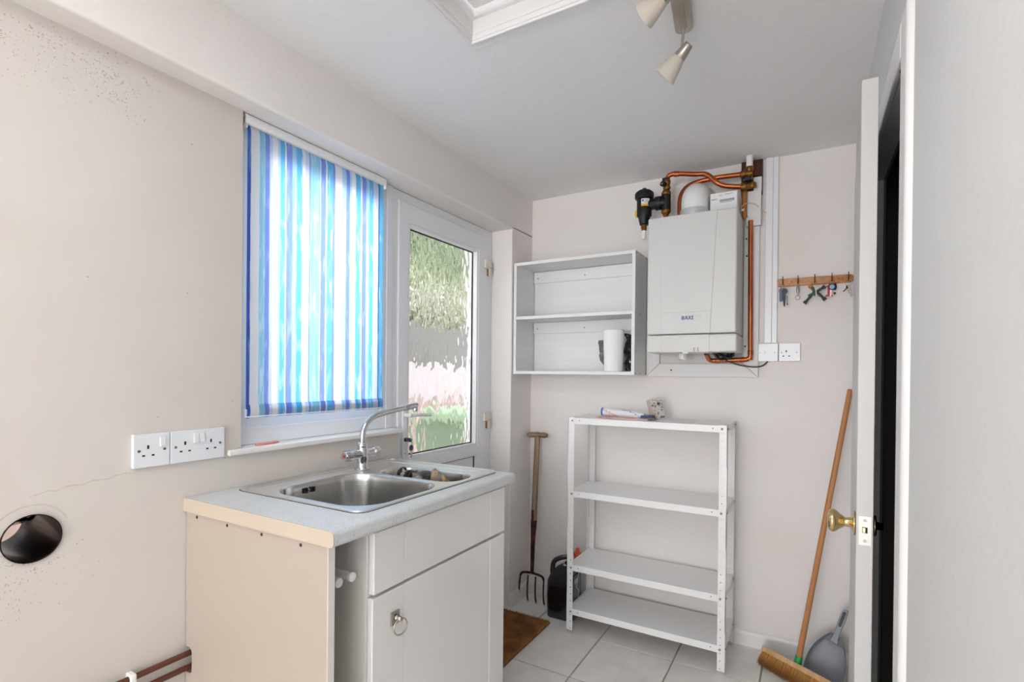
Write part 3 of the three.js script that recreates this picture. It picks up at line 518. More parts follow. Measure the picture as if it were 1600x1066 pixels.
// ---------------------------------------------------------------- wall cupboard without doors
{
  const t = thing('wall_cupboard', 'open white wall cupboard with one middle shelf and no doors', 'cupboard');
  const x0 = 0.004, x1 = 0.6724, y0 = 1.261, y1 = 1.861, z1 = 0.2176, b = 0.0165;
  part(t, 'side_panel', bx(x0, x0 + b, y0, y1, 0.002, z1, 0.001), M.board); part(t, 'side_panel', bx(x1 - b, x1, y0, y1, 0.002, z1, 0.001), M.board);
  part(t, 'top_panel', bx(x0 + b, x1 - b, y1 - b, y1, 0.002, z1 - 0.0005, 0.001), M.board); part(t, 'bottom_panel', bx(x0 + b, x1 - b, y0, y0 + b, 0.002, z1 - 0.0005, 0.001), M.board);
  part(t, 'shelf', bx(x0 + b, x1 - b, 1.5545, 1.571, 0.014, z1 - 0.002, 0.001), M.board);
  part(t, 'back_panel', bx(x0 + b + 0.003, x1 - b, y0 + b, y1 - b, 0.004, 0.0085, 0), M.board);
  for (const y of [y1 - b - 0.004, 1.5535]) part(t, 'hanging_rail', bx(x0 + b + 0.0035, x1 - b - 0.001, y - 0.062, y, 0.009, 0.0205, 0.0008), M.board);
  for (const [x, y] of [[0.05, 1.806], [0.335, 1.803], [0.05, 1.519], [0.335, 1.517]]) part(t, 'screw', rod([x, y, 0.019], [x, y, 0.0215], 0.004, 0.004, 12), M.zinc);
  for (const y of [1.853, 1.5625, 1.269]) for (const z of [0.2, 0.125, 0.03]) part(t, 'screw', rod([x1 - 0.002, y, z], [x1 + 0.0006, y, z], 0.003, 0.003, 10), M.dark);
}
{
  const t = thing('kitchen_roll', 'white paper kitchen roll standing in the lower right of the open cupboard', 'kitchen roll', [0.55, 1.2776, 0.162]);
  const pts = [[0.02, 0.001], [0.044, 0], [0.0465, 0.004], [0.049, 0.1], [0.0515, 0.204], [0.05, 0.2075], [0.02, 0.207], [0.0195, 0.2]];
  const g = lathe(pts, 48), p = g.attributes.position; for (let i = 0; i < p.count; i++) { const a = Math.atan2(p.getZ(i), p.getX(i)), k = 1 + 0.012 * Math.sin(a * 2 + p.getY(i) * 9); p.setX(i, p.getX(i) * k); p.setZ(i, p.getZ(i) * k); } g.computeVertexNormals();
  part(t, 'paper', g, std({ color: 0xf3f1f1, roughness: 0.9 })); part(t, 'core', lathe([[0.0195, 0.001], [0.0195, 0.2065], [0.018, 0.2065], [0.018, 0.001]]), std({ color: 0xb59a78, roughness: 0.9 }));
}
function crumple(w, h, d, s) {   // standing sheet of folded film, closed and creased
  const g = mergeVertices(new THREE.BoxGeometry(w, h, d, 16, 26, 6).deleteAttribute('normal').deleteAttribute('uv')), p = g.attributes.position;
  for (let i = 0; i < p.count; i++) { const x = p.getX(i), y = p.getY(i), z = p.getZ(i), n = (k, q) => vnoise(x * k + 40, y * k + z * k * 0.7 + 40, s + q) - 0.5; p.setXYZ(i, x + n(24, 1) * 0.03 + n(60, 4) * 0.008, y + n(30, 2) * 0.016, z + n(26, 3) * 0.05 + n(70, 5) * 0.014); }
  g.computeVertexNormals(); return boxUV(toCreasedNormals(g, 0.35));
}
const film = phys({ color: 0x22252c, roughness: 0.22, clearcoat: 0.6, clearcoatRoughness: 0.15 });
one('black_bag', 'crumpled black plastic bag to the right of the kitchen roll', 'bag', crumple(0.06, 0.185, 0.06, 251).translate(0.612, 1.374, 0.068), film);
one('grey_bag', 'folded dark grey plastic sack showing left of the kitchen roll', 'bag', (() => { const g = crumple(0.075, 0.155, 0.02, 261); g.rotateZ(0.13); g.translate(0.482, 1.366, 0.06); return g; })(), phys({ color: 0x6c6b6c, roughness: 0.4, clearcoat: 0.3 }));

// ---------------------------------------------------------------- boiler
const font = await new FontLoader().loadAsync('fonts/droid/droid_sans_bold.typeface.json');
{
  const t = thing('boiler', 'white wall-hung combination boiler with copper pipes around it', 'boiler');
  const x0 = 0.743, x1 = 1.125, y0 = 1.364, y1 = 1.985, yc = 1.447, zf = 0.266;
  part(t, 'casing', [bx(x0, x1, yc, y1, 0.0215, zf - 0.004, 0.008, 3)], M.boiler);
  // faint raised middle panel that narrows downwards
  const s = poly([[0.801, y1 - 0.002], [1.045, y1 - 0.002], [1.02, yc + 0.002], [0.81, yc + 0.002]]); const pz = extrude(s, 0.0042, 0.002, 2); pz.translate(0, 0, zf - 0.006); part(t, 'front_panel', boxUV(pz), M.boiler);
  part(t, 'panel_line', bx(0.807, 1.026, 1.5435, 1.5448, zf - 0.0032, zf - 0.0012, 0), std({ color: 0xb9b8b4, roughness: 0.6 }));
  const cov = part(t, 'lower_cover', [bx(x0 + 0.0005, x1 + 0.004, y0, yc - 0.003, 0.0215, zf - 0.0015, 0.008, 3), bx(0.8105, 1.018, y0 + 0.001, yc - 0.004, zf - 0.006, zf + 0.0005, 0.002, 2)], M.boiler);
  part(cov, 'latch', [bx(0.905, 0.93, y0 - 0.006, y0 + 0.012, zf - 0.012, zf + 0.0015, 0.002, 2)], M.boiler);
  for (const x of [0.954, 0.971]) part(cov, 'vent_slot', bx(x - 0.001, x + 0.001, y0 + 0.003, y0 + 0.022, zf - 0.002, zf + 0.0009, 0), M.dark);
  const pl = part(t, 'name_plate', bx(0.857, 0.983, 1.507, 1.529, zf - 0.003, zf - 0.0008, 0.0008), M.boiler);
  const tx = new TextGeometry('BAXI', { font, size: 0.0165, depth: 0.0009, curveSegments: 4 }); tx.computeBoundingBox(); const bb = tx.boundingBox; tx.translate(0.9245 - (bb.min.x + bb.max.x) / 2, 1.5105, zf - 0.0008);
  part(pl, 'lettering', boxUV(tx), std({ color: 0x2a3787, roughness: 0.5 }), 'dark blue BAXI lettering');
  part(t, 'condensate_trap', [lathe([[0, 0], [0.014, 0.001], [0.019, 0.01], [0.019, 0.05], [0.012, 0.056], [0, 0.056]]).translate(0.88, 1.332, 0.14)], M.plastic);
  part(t, 'underside_cables', [tube([[1.02, 1.37, 0.17], [1.035, 1.347, 0.17], [1.06, 1.336, 0.16], [1.09, 1.35, 0.15], [1.1, 1.372, 0.14]], 0.006, 30, 8), tube([[1.03, 1.37, 0.15], [1.06, 1.352, 0.17], [1.09, 1.342, 0.17], [1.105, 1.368, 0.16]], 0.006, 30, 8), tube([[1.015, 1.372, 0.16], [1.045, 1.336, 0.15], [1.075, 1.345, 0.16], [1.085, 1.372, 0.17]], 0.005, 30, 8), bx(1.03, 1.1, 1.35, 1.372, 0.09, 0.15, 0.003)], M.black);
}
{
  const t = thing('mounting_frame', 'white painted board frame on the wall round the boiler', 'frame');
  const b = (pts) => acrossZ(poly(pts), 0.0005, 0.021, 0.002);
  part(t, 'board', b([[0.676, 1.256], [1.192, 1.256], [1.126, 1.3195], [0.742, 1.3195]]), M.board); part(t, 'board', b([[1.193, 1.256], [1.193, 1.96], [1.127, 1.96], [1.127, 1.3205]]), M.board); part(t, 'board', b([[0.6755, 1.2565], [0.7415, 1.3205], [0.7415, 1.9], [0.6755, 1.9]]), M.board);
  for (const [x, y] of [[0.80, 1.288], [1.137, 1.40], [1.14, 1.82], [1.137, 1.9]]) part(t, 'screw', rod([x, y, 0.02], [x, y, 0.0218], 0.004, 0.004, 10), M.dark);
}
{
  const t = thing('flue', 'white rounded flue elbow on top of the boiler', 'flue');
  part(t, 'elbow', [tube([[0.931, 1.985, 0.155], [0.931, 2.03, 0.155], [0.931, 2.07, 0.151], [0.931, 2.096, 0.128], [0.931, 2.104, 0.09], [0.931, 2.104, 0.04], [0.931, 2.104, 0.001]], 0.0615, 44, 36)], M.plastic);
  const cm = std({ color: 0xcfd0d0, roughness: 0.3, metalness: 0.2 });
  part(t, 'collar', lathe([[0.062, 0], [0.0655, 0.001], [0.0655, 0.033], [0.062, 0.034]], 40).translate(0.931, 1.993, 0.155), cm, 'grey clamping collar'); part(t, 'wall_ring', lathe([[0.064, 0], [0.076, 0.001], [0.076, 0.012], [0.063, 0.014]], 40).rotateX(Math.PI / 2).translate(0.931, 2.104, 0.002), cm);
}
{
  const t = thing('spare_parts_box', 'small white carton with a printed label on top of the boiler', 'box', [1.057, 1.985, 0.178]);
  const W = 0.112, Hb = 0.098;
  const g = bx(-W / 2, W / 2, 0, Hb, -0.075, 0, 0.0015);
  part(t, 'carton', g, std({ color: 0xefeeee, roughness: 0.6 }));
  part(t, 'flap', [bx(W / 2 - 0.004, W / 2 + 0.002, 0.02, Hb + 0.002, -0.074, -0.004, 0.0006)], std({ color: 0xd9d6d2, roughness: 0.7 }));
  const lab = new THREE.PlaneGeometry(0.105, 0.055); lab.translate(-0.002, 0.064, 0.0006);
  part(t, 'label_print', lab, std({ roughness: 0.6, map: drawn(512, 268, (c, w, h) => {
    c.fillStyle = '#efeeee'; c.fillRect(0, 0, w, h); c.fillStyle = '#55565c'; for (let i = 0; i < 9; i++) { c.fillRect(180 + (i % 3) * 18, 20 + ((i / 3) | 0) * 14, 14, 5); } c.fillRect(300, 14, 160, 5); c.fillRect(290, 28, 120, 4);
    c.fillStyle = '#26262a'; c.font = 'bold 40px sans-serif'; c.fillText('0952 1', 24, 120); let x = 190; for (let i = 0; i < 46; i++) { const b = 2 + ((i * 7) % 4); c.fillRect(x, 120, b, 52); x += b + 2 + ((i * 5) % 3); } c.fillRect(190, 186, 250, 6);
  }) }));
}
// magnetic filter with its valves, left of the boiler top
{
  const t = thing('system_filter', 'black magnetic filter with a brass valve on the pipe left of the boiler top', 'filter', [0.69, 0, 0.14]);
  part(t, 'canister', lathe([[0, 1.995], [0.02, 1.994], [0.022, 2.0], [0.029, 2.034], [0.0355, 2.037], [0.0355, 2.122], [0, 2.122]], 36), M.black);
  part(t, 'cap', [lathe([[0, 2.168], [0.012, 2.167], [0.03, 2.161], [0.0425, 2.151], [0.0435, 2.124], [0.04, 2.119], [0.03, 2.119]], 36), ...Array.from({ length: 18 }, (_, k) => { const a = k / 18 * Math.PI * 2; return rod([Math.cos(a) * 0.0425, 2.124, Math.sin(a) * 0.0425], [Math.cos(a) * 0.0425, 2.148, Math.sin(a) * 0.0425], 0.0026, 0.0026, 6); })], M.black);
  part(t, 'vent_screw', rod([0, 2.166, 0], [0, 2.174, 0], 0.01, 0.009), M.brassDull);
  const lg = new THREE.CylinderGeometry(0.0361, 0.0361, 0.036, 20, 1, true, -0.15, 1.15); lg.translate(0, 2.096, 0);
  part(t, 'sticker', lg, std({ roughness: 0.45, map: drawn(128, 96, (c, w, h) => { c.fillStyle = '#e9ebef'; c.fillRect(0, 0, w, h); c.fillStyle = '#f2b90f'; c.fillRect(0, 70, w, 26); c.fillStyle = '#2b4b9b'; c.fillRect(14, 12, 22, 26); c.fillStyle = '#9aa0ab'; for (let i = 0; i < 4; i++) c.fillRect(46, 14 + i * 12, 60, 4); }) }), 'white and yellow sticker');
  part(t, 'yellow_clip', bx(-0.04, -0.03, 2.035, 2.065, 0.0, 0.02, 0.002), std({ color: 0xe3b416, roughness: 0.4 }), 'yellow clip');
  part(t, 'side_arm', [turned([[0, 0], [0.026, 0], [0.026, 0.085], [0, 0.085]], [0.02, 2.09, 0], [1, 2.09, 0]), turned([[0.03, 0], [0.0345, 0.002], [0.0345, 0.026], [0.03, 0.028]], [0.055, 2.09, 0], [1, 2.09, 0], 8), rod([0.105, 2.055, 0], [0.105, 2.122, 0], 0.0215, 0.0215, 28)], M.black);
  part(t, 'drain_valve', [rod([0, 1.967, 0], [0, 1.996, 0], 0.0125), rod([0, 1.98, 0], [-0.006, 1.98, 0.016], 0.007)], M.brassDull); part(t, 'drain_tail', [rod([0, 1.925, 0], [0, 1.968, 0], 0.0105)], M.plastic);
  part(t, 'union_nut', [turned([[0.014, 0], [0.0225, 0.003], [0.0225, 0.014], [0.016, 0.024], [0.014, 0.03]], [0.105, 2.122, 0], [0.105, 3, 0], 8)], M.brassDull); part(t, 'union_nut', [turned([[0.014, 0], [0.0225, 0.002], [0.0225, 0.015], [0.017, 0.02], [0.0125, 0.03]], [0.105, 2.055, 0], [0.105, 0, 0], 8), rod([0.105, 1.98, 0], [0.105, 2.03, 0], 0.011)], M.brassDull);
  const v = part(t, 'isolating_valve', [lathe([[0.015, 0], [0.018, 0.006], [0.014, 0.02], [0.017, 0.03], [0.017, 0.04], [0.013, 0.05]], 20).translate(0.108, 2.15, 0)], M.brassDull);
  part(v, 'valve_cap', [rod([0.1, 2.172, 0.01], [0.092, 2.172, 0.028], 0.0125), bx(0.088, 0.118, 2.19, 2.205, -0.004, 0.014, 0.003)], M.black); part(v, 'valve_screw', rod([0.092, 2.172, 0.028], [0.0915, 2.172, 0.0295], 0.005), M.zinc);
}
one('heating_pipe', 'copper pipe from the filter valve, crossing in front over the boiler', 'pipe', [tube([[0.798, 2.185, 0.14], [0.8, 2.203, 0.14], [0.81, 2.216, 0.14], [0.835, 2.219, 0.138], [0.88, 2.213, 0.13], [0.93, 2.205, 0.122], [0.965, 2.2, 0.12], [0.99, 2.183, 0.12], [1.015, 2.155, 0.12], [1.04, 2.138, 0.115], [1.075, 2.127, 0.11], [1.14, 2.117, 0.1]], 0.0112, 90, 14), turned([[0.0112, 0], [0.013, 0.002], [0.013, 0.022], [0.0112, 0.024]], [0.83, 2.2188, 0.138], [0.86, 2.2155, 0.133])], M.copper);
one('heating_pipe', 'copper pipe rising out of the boiler top, arching over the flue elbow', 'pipe', [tube([[0.857, 1.984, 0.135], [0.857, 2.04, 0.13], [0.855, 2.09, 0.12], [0.862, 2.132, 0.105], [0.886, 2.165, 0.092], [0.935, 2.181, 0.086], [1.01, 2.186, 0.085], [1.07, 2.184, 0.085], [1.145, 2.18, 0.085]], 0.0112, 80, 14), turned([[0.0112, 0], [0.0165, 0.002], [0.0165, 0.03], [0.0112, 0.032]], [0.857, 1.985, 0.135], [0.857, 3, 0.135], 8)], M.copper);
{
  const t = thing('valve_manifold', 'brass valves and white pipe tail in the top corner beside the boiler', 'valves');
  part(t, 'backing_board', [bx(1.112, 1.202, 2.1, 2.2605, 0.0005, 0.02, 0.002), bx(1.165, 1.2, 2.18, 2.235, 0.02, 0.045, 0.002)], std({ map: wood([0.44, 0.2, 0.14], [0.24, 0.12, 0.09], 271, 0.1, 0.2), roughness: 0.7 }), 'dark red wooden backing');
  part(t, 'white_tail', rod([1.152, 2.2, 0.075], [1.152, 2.2618, 0.075], 0.0145), M.plastic, 'white plastic pipe tail');
  part(t, 'upper_valve', [turned([[0.012, 0], [0.0195, 0.003], [0.0195, 0.018], [0.015, 0.024]], [1.152, 2.19, 0.075], [1.152, 3, 0.075], 8), rod([1.152, 2.15, 0.08], [1.152, 2.2, 0.078], 0.0155), turned([[0.012, 0], [0.018, 0.003], [0.018, 0.022], [0.013, 0.026]], [1.115, 2.18, 0.085], [2, 2.18, 0.085], 8), rod([1.12, 2.18, 0.085], [1.165, 2.18, 0.082], 0.013)], M.brassDull);
  part(t, 'lower_valve', [turned([[0.012, 0], [0.0185, 0.003], [0.0185, 0.024], [0.013, 0.028]], [1.117, 2.118, 0.1], [2, 2.118, 0.1], 8), rod([1.13, 2.118, 0.1], [1.168, 2.124, 0.09], 0.014), turned([[0.01, 0], [0.0175, 0.003], [0.0175, 0.022], [0.01, 0.026]], [1.166, 2.11, 0.09], [1.166, 3, 0.09], 8)], M.brassDull);
  part(t, 'valve_cap', [rod([1.13, 2.148, 0.1], [1.165, 2.152, 0.1], 0.012), rod([1.15, 2.148, 0.1], [1.15, 2.148, 0.118], 0.01)], M.black);
  part(t, 'drop_pipe', [tube([[1.131, 2.11, 0.06], [1.131, 2.06, 0.058], [1.131, 2.0, 0.055], [1.134, 1.99, 0.05]], 0.0115, 30, 12)], std({ color: 0xb4793a, metalness: 0.5, roughness: 0.5 }), 'tan coated drop pipe');
  part(t, 'clip', [rod([1.131, 2.02, 0.045], [1.131, 2.032, 0.045], 0.0135), bx(1.118, 1.13, 2.018, 2.03, 0.03, 0.07, 0.002)], M.plastic);
}
{
  const t = thing('pipe_boxing', 'white boxed cover panels over the pipes right of the boiler', 'boxing');
  part(t, 'cover', bx(1.137, 1.199, 1.952, 2.112, 0.0225, 0.044, 0.0012), M.board); part(t, 'cover', bx(1.166, 1.2, 2.113, 2.175, 0.0205, 0.04, 0.0012), M.board);
}
one('gas_pipe', 'copper pipe running down the right of the boiler and back under it', 'pipe', [pipe([[1.157, 1.975, 0.05], [1.162, 1.338, 0.045], [0.984, 1.332, 0.05], [0.978, 1.366, 0.1]], 0.0105, 0.022), turned([[0.0105, 0], [0.0122, 0.001], [0.0122, 0.02], [0.0105, 0.021]], [1.162, 1.36, 0.0455], [1.162, 2, 0.05]), turned([[0.0105, 0], [0.0122, 0.001], [0.0122, 0.02], [0.0105, 0.021]], [1.14, 1.3372, 0.0455], [0.9, 1.33, 0.05]), turned([[0.0105, 0], [0.0122, 0.001], [0.0122, 0.02], [0.0105, 0.021]], [1.03, 1.3335, 0.049], [0.9, 1.33, 0.05])], M.copper);
one('sensor_cable', 'thin cream cable looping over the white pipe cover', 'cable', tube([[1.105, 2.03, 0.05], [1.115, 2.03, 0.075], [1.13, 2.045, 0.075], [1.15, 2.055, 0.056], [1.175, 2.047, 0.05], [1.2, 2.025, 0.035], [1.222, 2.008, 0.012]], 0.0024, 50, 8), std({ color: 0xd9c9ae, roughness: 0.6 }));
{
  const t = thing('cable_trunking', 'white plastic cable trunking from the ceiling down to the fused switch', 'trunking');
  part(t, 'channel', bx(1.2165, 1.246, 1.4125, H - 0.001, 0.0005, 0.017, 0.002, 2), M.upvc); part(t, 'channel', bx(1.2465, 1.268, 1.4125, H - 0.001, 0.0005, 0.017, 0.002, 2), M.upvc);
}

// ---------------------------------------------------------------- key rack
{
  const t = thing('key_rack', 'varnished wooden key rack with five hooks on the boiler wall', 'key rack', [0, 0, 0.001]);
  part(t, 'rail', acrossZ(roundRect(1.262, 1.56, 1.667, 1.702, 0.0165), 0, 0.014, 0.003), M.pine);
  for (const x of [1.325, 1.502]) part(t, 'screw', [rod([x, 1.687, 0.012], [x, 1.687, 0.0155], 0.0045, 0.004, 14)], M.brassDull);
  for (const x of [1.29, 1.35, 1.414, 1.478, 1.538]) part(t, 'hook', tube([[x, 1.693, 0.012], [x, 1.692, 0.022], [x, 1.68, 0.028], [x, 1.673, 0.032], [x, 1.678, 0.039], [x, 1.7, 0.04], [x, 1.709, 0.039]], 0.0017, 24, 8), M.rust);
}
function keyBlade(len, w) { return [boxUV(extrude(poly([[-w / 2, 0], [w / 2, 0], [w / 2, -len], [0, -len - 0.003], [-w / 2, -len], [-w * 0.2, -len * 0.8], [-w / 2, -len * 0.65], [-w * 0.25, -len * 0.5], [-w / 2, -len * 0.35]]), 0.002, 0.0003))]; }
const bow = (r, d = 0.0035) => extrude((() => { const s = new THREE.Shape(); s.absarc(0, 0, r, 0, Math.PI * 2); const h = new THREE.Path(); h.absarc(0, r * 0.55, r * 0.22, 0, Math.PI * 2, true); s.holes.push(h); return s; })(), d, 0.0006);
function place(g, x, y, z, rot = 0, ry = 0) { if (Array.isArray(g)) g = join(g); g = g.clone(); g.rotateY(ry); g.rotateZ(rot); g.translate(x, y, z); return g; }
const steelKey = std({ color: 0x9a9894, metalness: 0.9, roughness: 0.35 }), blueKey = std({ color: 0x5d6b80, roughness: 0.45 }), darkKey = std({ color: 0x11191a, roughness: 0.5 }), tealKey = std({ color: 0x0f4a4a, roughness: 0.5 });
const KZ = 0.036, hoop = (x, r = 0.0105) => new THREE.TorusGeometry(r, 0.0009, 8, 28).translate(x, 1.677 - r, KZ);
{
  let t = thing('key_bunch', 'blue grey headed keys with a small bead charm, on the leftmost hook', 'keys');
  part(t, 'ring', hoop(1.29), M.zinc); part(t, 'key', [place(bow(0.0125), 1.287, 1.646, KZ - 0.003), place(bx(-0.007, 0.007, -0.04, 0, 0, 0.003, 0.0005), 1.284, 1.638, KZ - 0.003)], blueKey); part(t, 'key', [place(bow(0.012), 1.298, 1.643, KZ + 0.002), place(bx(-0.006, 0.006, -0.034, 0, 0, 0.003, 0.0005), 1.296, 1.634, KZ + 0.002)], std({ color: 0x33464f, roughness: 0.5 }));
  part(t, 'key_shaft', [place(keyBlade(0.025, 0.007), 1.297, 1.602, KZ + 0.002)], M.rust); part(t, 'bead_charm', Array.from({ length: 7 }, (_, i) => new THREE.SphereGeometry(i === 6 ? 0.003 : 0.0018, 8, 6).translate(1.309 + (i % 2) * 0.001, 1.62 - i * 0.006, KZ)), darkKey);
  t = thing('key_fob', 'single grey metal fob with a ring at its lower end, on the second hook', 'keys');
  part(t, 'ring', hoop(1.35, 0.007), M.zinc); part(t, 'fob', [turned([[0, 0], [0.004, 0.002], [0.0065, 0.012], [0.006, 0.026], [0.003, 0.036], [0.0022, 0.045], [0, 0.045]], [1.35, 1.664, KZ], [1.3495, 0, KZ])], std({ color: 0xa8a5a0, metalness: 0.6, roughness: 0.4 })); part(t, 'end_ring', new THREE.TorusGeometry(0.0095, 0.0012, 8, 28).translate(1.3495, 1.611, KZ), M.zinc);
  t = thing('key_bunch', 'spread bunch of dark green and black keys on the middle hook', 'keys');
  part(t, 'ring', hoop(1.414, 0.013), M.zinc); part(t, 'tag', place(bow(0.011, 0.002), 1.42, 1.645, KZ + 0.004), std({ color: 0xb9b19b, metalness: 0.4, roughness: 0.4 }), 'dull metal tag');
  for (const [a, m, L] of [[-0.65, darkKey, 0.05], [2.15, darkKey, 0.026], [0.72, darkKey, 0.04], [-2.55, M.brassDull, 0.022]]) { const g = [place(bx(-0.0055, 0.0055, -L, 0, -0.002, 0.002, 0.001), 0, 0, 0), place(bx(-0.008, 0.008, -L - 0.012, -L, -0.0025, 0.0025, 0.0015), 0, 0, 0)]; part(t, 'key', place(g, 1.417 + Math.sin(a) * 0.006, 1.632, KZ + 0.006, a), m); }
  part(t, 'key_head', [place(bx(-0.005, 0.005, -0.02, 0.02, -0.002, 0.002, 0.001), 1.412, 1.633, KZ + 0.009, 0.3), place(bx(-0.005, 0.005, -0.016, 0.012, -0.002, 0.002, 0.001), 1.404, 1.622, KZ + 0.01, -1.1)], tealKey);
  part(t, 'key_head', [place(bx(-0.002, 0.002, -0.035, 0.02, -0.002, 0.002, 0.001), 1.419, 1.64, KZ + 0.01, 0.05)], std({ color: 0xd9d4c4, roughness: 0.5 }));
  t = thing('key_bunch', 'keys with a red figure-one fob and a blue rimmed tag, on the fourth hook', 'keys');
  part(t, 'ring', hoop(1.478, 0.011), M.brassDull);
  part(t, 'red_fob', boxUV(extrude(poly([[-0.006, 0.022], [0.004, 0.028], [0.006, 0.028], [0.006, -0.016], [0.014, -0.022], [0.014, -0.026], [-0.014, -0.026], [-0.014, -0.022], [-0.005, -0.016], [-0.005, 0.014], [-0.01, 0.014], [-0.01, 0.019]]), 0.004, 0.0008).translate(1.467, 1.634, KZ)), std({ color: 0xb5152c, roughness: 0.4 }));
  part(t, 'tag_rim', new THREE.TorusGeometry(0.0112, 0.0022, 10, 32).translate(1.478, 1.648, KZ + 0.007), std({ color: 0x23205a, roughness: 0.4 })); part(t, 'tag', rod([1.478, 1.648, KZ + 0.005], [1.478, 1.648, KZ + 0.008], 0.0105, 0.0105, 28), std({ color: 0x9fb4d2, roughness: 0.5 }));
  part(t, 'key_blade', [place(keyBlade(0.03, 0.007), 1.475, 1.638, KZ + 0.006, -0.08)], std({ color: 0xd3b9ae, metalness: 0.5, roughness: 0.4 })); part(t, 'dark_fob', [place(lump(0.007, 0.018, 0.004, 281), 1.49, 1.65, KZ - 0.001), place(lump(0.005, 0.006, 0.004, 283), 1.4885, 1.621, KZ)], darkKey);
  t = thing('key_bunch', 'two small steel keys on a wide ring, on the rightmost hook', 'keys');
  part(t, 'ring', hoop(1.538, 0.013), M.nickel); part(t, 'key', [place(bow(0.007, 0.003), 1.536, 1.644, KZ), place(keyBlade(0.018, 0.005), 1.533, 1.64, KZ, -0.75)], M.rust); part(t, 'key', [place(bx(-0.004, 0.004, -0.014, 0.006, 0, 0.003, 0.001), 1.539, 1.644, KZ + 0.003, 0.2), place(bow(0.006, 0.003), 1.541, 1.627, KZ + 0.003), place(keyBlade(0.018, 0.007), 1.542, 1.622, KZ + 0.003, 0.3)], steelKey);
}

// ---------------------------------------------------------------- metal shelving unit
const RX0 = 0.376, RX1 = 1.102, RZ0 = 0.028, RZ1 = 0.316;
{
  const t = thing('shelving_unit', 'white metal shelving unit with four shelves and perforated corner posts', 'shelving');
  const holeShape = (w, L) => { const s = poly([[0, 0], [w, 0], [w, L], [0, L]]); for (let y = 0.02; y < L - 0.006; y += 0.0333) { const h = new THREE.Path(); h.absellipse(w * 0.62, y, 0.0034, 0.0026, 0, Math.PI * 2, true); s.holes.push(h); } return extrude(s, 0.0016, 0, 1, 5); };
  const LP = 1.052, fw = 0.031;
  const post = (x, z, sx, sz) => { const a = holeShape(fw, LP); if (sx < 0) a.scale(-1, 1, 1); a.translate(x, 0, sz < 0 ? z - 0.0016 : z); const b = holeShape(fw, LP); b.rotateY(sz < 0 ? Math.PI / 2 : -Math.PI / 2); b.translate(sx < 0 ? x - (sz < 0 ? 0.0016 : 0) : x + (sz < 0 ? 0 : 0.0016), 0, z);
    const p = part(t, 'post', [boxUV(fix(a)), boxUV(b)], M.shelf); part(p, 'foot', bx(Math.min(x, x + sx * fw) - 0.0008, Math.max(x, x + sx * fw) + 0.0008, 0, 0.01, Math.min(z, z + sz * 0.004) - 0.001, Math.max(z, z + sz * 0.004) + 0.001, 0.001), std({ color: 0xb8b4b0, roughness: 0.5 })); };
  function fix(g) { if (true) { const i = g.index ? g.toNonIndexed() : g; const p = i.attributes.position; i.computeVertexNormals(); void p; return i; } }
  post(RX0, RZ1, 1, -1); post(RX1, RZ1, -1, -1); post(RX0, RZ0, 1, 1); post(RX1, RZ0, -1, 1);
  for (const y of [1.05, 0.692, 0.33, 0.115]) {
    const x0 = RX0 + 0.003, x1 = RX1 - 0.003, z0 = RZ0 + 0.003, z1 = RZ1 - 0.003;
    const sh = part(t, 'shelf', [bx(x0, x1, y - 0.003, y, z0, z1, 0.0014, 2), bx(x0, x1, y - 0.029, y - 0.001, z1 - 0.002, z1, 0.0009, 2), bx(x0, x1, y - 0.029, y - 0.001, z0, z0 + 0.002, 0.0009), bx(x0, x0 + 0.002, y - 0.029, y - 0.001, z0, z1, 0.0009), bx(x1 - 0.002, x1, y - 0.029, y - 0.001, z0, z1, 0.0009), bx(x0, x1, y - 0.03, y - 0.028, z1 - 0.012, z1, 0.0008)], M.shelf);
    for (const x of [x0 + 0.018, x1 - 0.018]) part(sh, 'bolt', [turned([[0, 0], [0.005, 0], [0.0048, 0.0015], [0.003, 0.003], [0, 0.0032]], [x, y - 0.014, RZ1], [x, y - 0.014, 9], 12)], M.zinc);
    part(sh, 'bolt', [turned([[0, 0], [0.005, 0], [0.003, 0.003], [0, 0.0032]], [RX1, y - 0.014, RZ1 - 0.018], [9, y - 0.014, RZ1 - 0.018], 12), turned([[0, 0], [0.005, 0], [0.003, 0.003], [0, 0.0032]], [RX1, y - 0.014, RZ0 + 0.018], [9, y - 0.014, RZ0 + 0.018], 12)], M.zinc);
    for (const x of [x0 + 0.055, x1 - 0.055]) part(sh, 'edge_hole', rod([x, y - 0.013, z1 - 0.001], [x, y - 0.013, z1 + 0.0004], 0.0024, 0.0024, 8), M.dark);
  }
}
// papers on the top shelf
function printed(w, h, s, base, inks) { return drawn(w, h, (c) => { c.fillStyle = base; c.fillRect(0, 0, w, h); let k = s; const r = () => (k = (k * 16807) % 2147483647) / 2147483647; for (let i = 0; i < 46; i++) { c.fillStyle = inks[(r() * inks.length) | 0]; const bw = 8 + r() * w * 0.22, bh = 5 + r() * h * 0.12; c.fillRect(r() * w, r() * h, bw, bh); } c.fillStyle = '#555'; for (let i = 0; i < 22; i++) c.fillRect(r() * w * 0.7, r() * h, 20 + r() * 60, 2); }); }
function sheet(w, d, h, curl, s) {   // a thin pile of paper lying flat, one end lifting
  const g = new THREE.BoxGeometry(w, h, d, 16, 1, 4), p = g.attributes.position; for (let i = 0; i < p.count; i++) { const u = p.getX(i) / w; p.setY(i, p.getY(i) + h / 2 + curl * u * u * (u > 0 ? 1 : 0.3) + (vnoise(u * 5 + 9, p.getZ(i) * 30 + 9, s) - 0.5) * 0.002 * Math.abs(u)); } g.computeVertexNormals(); return g;
}
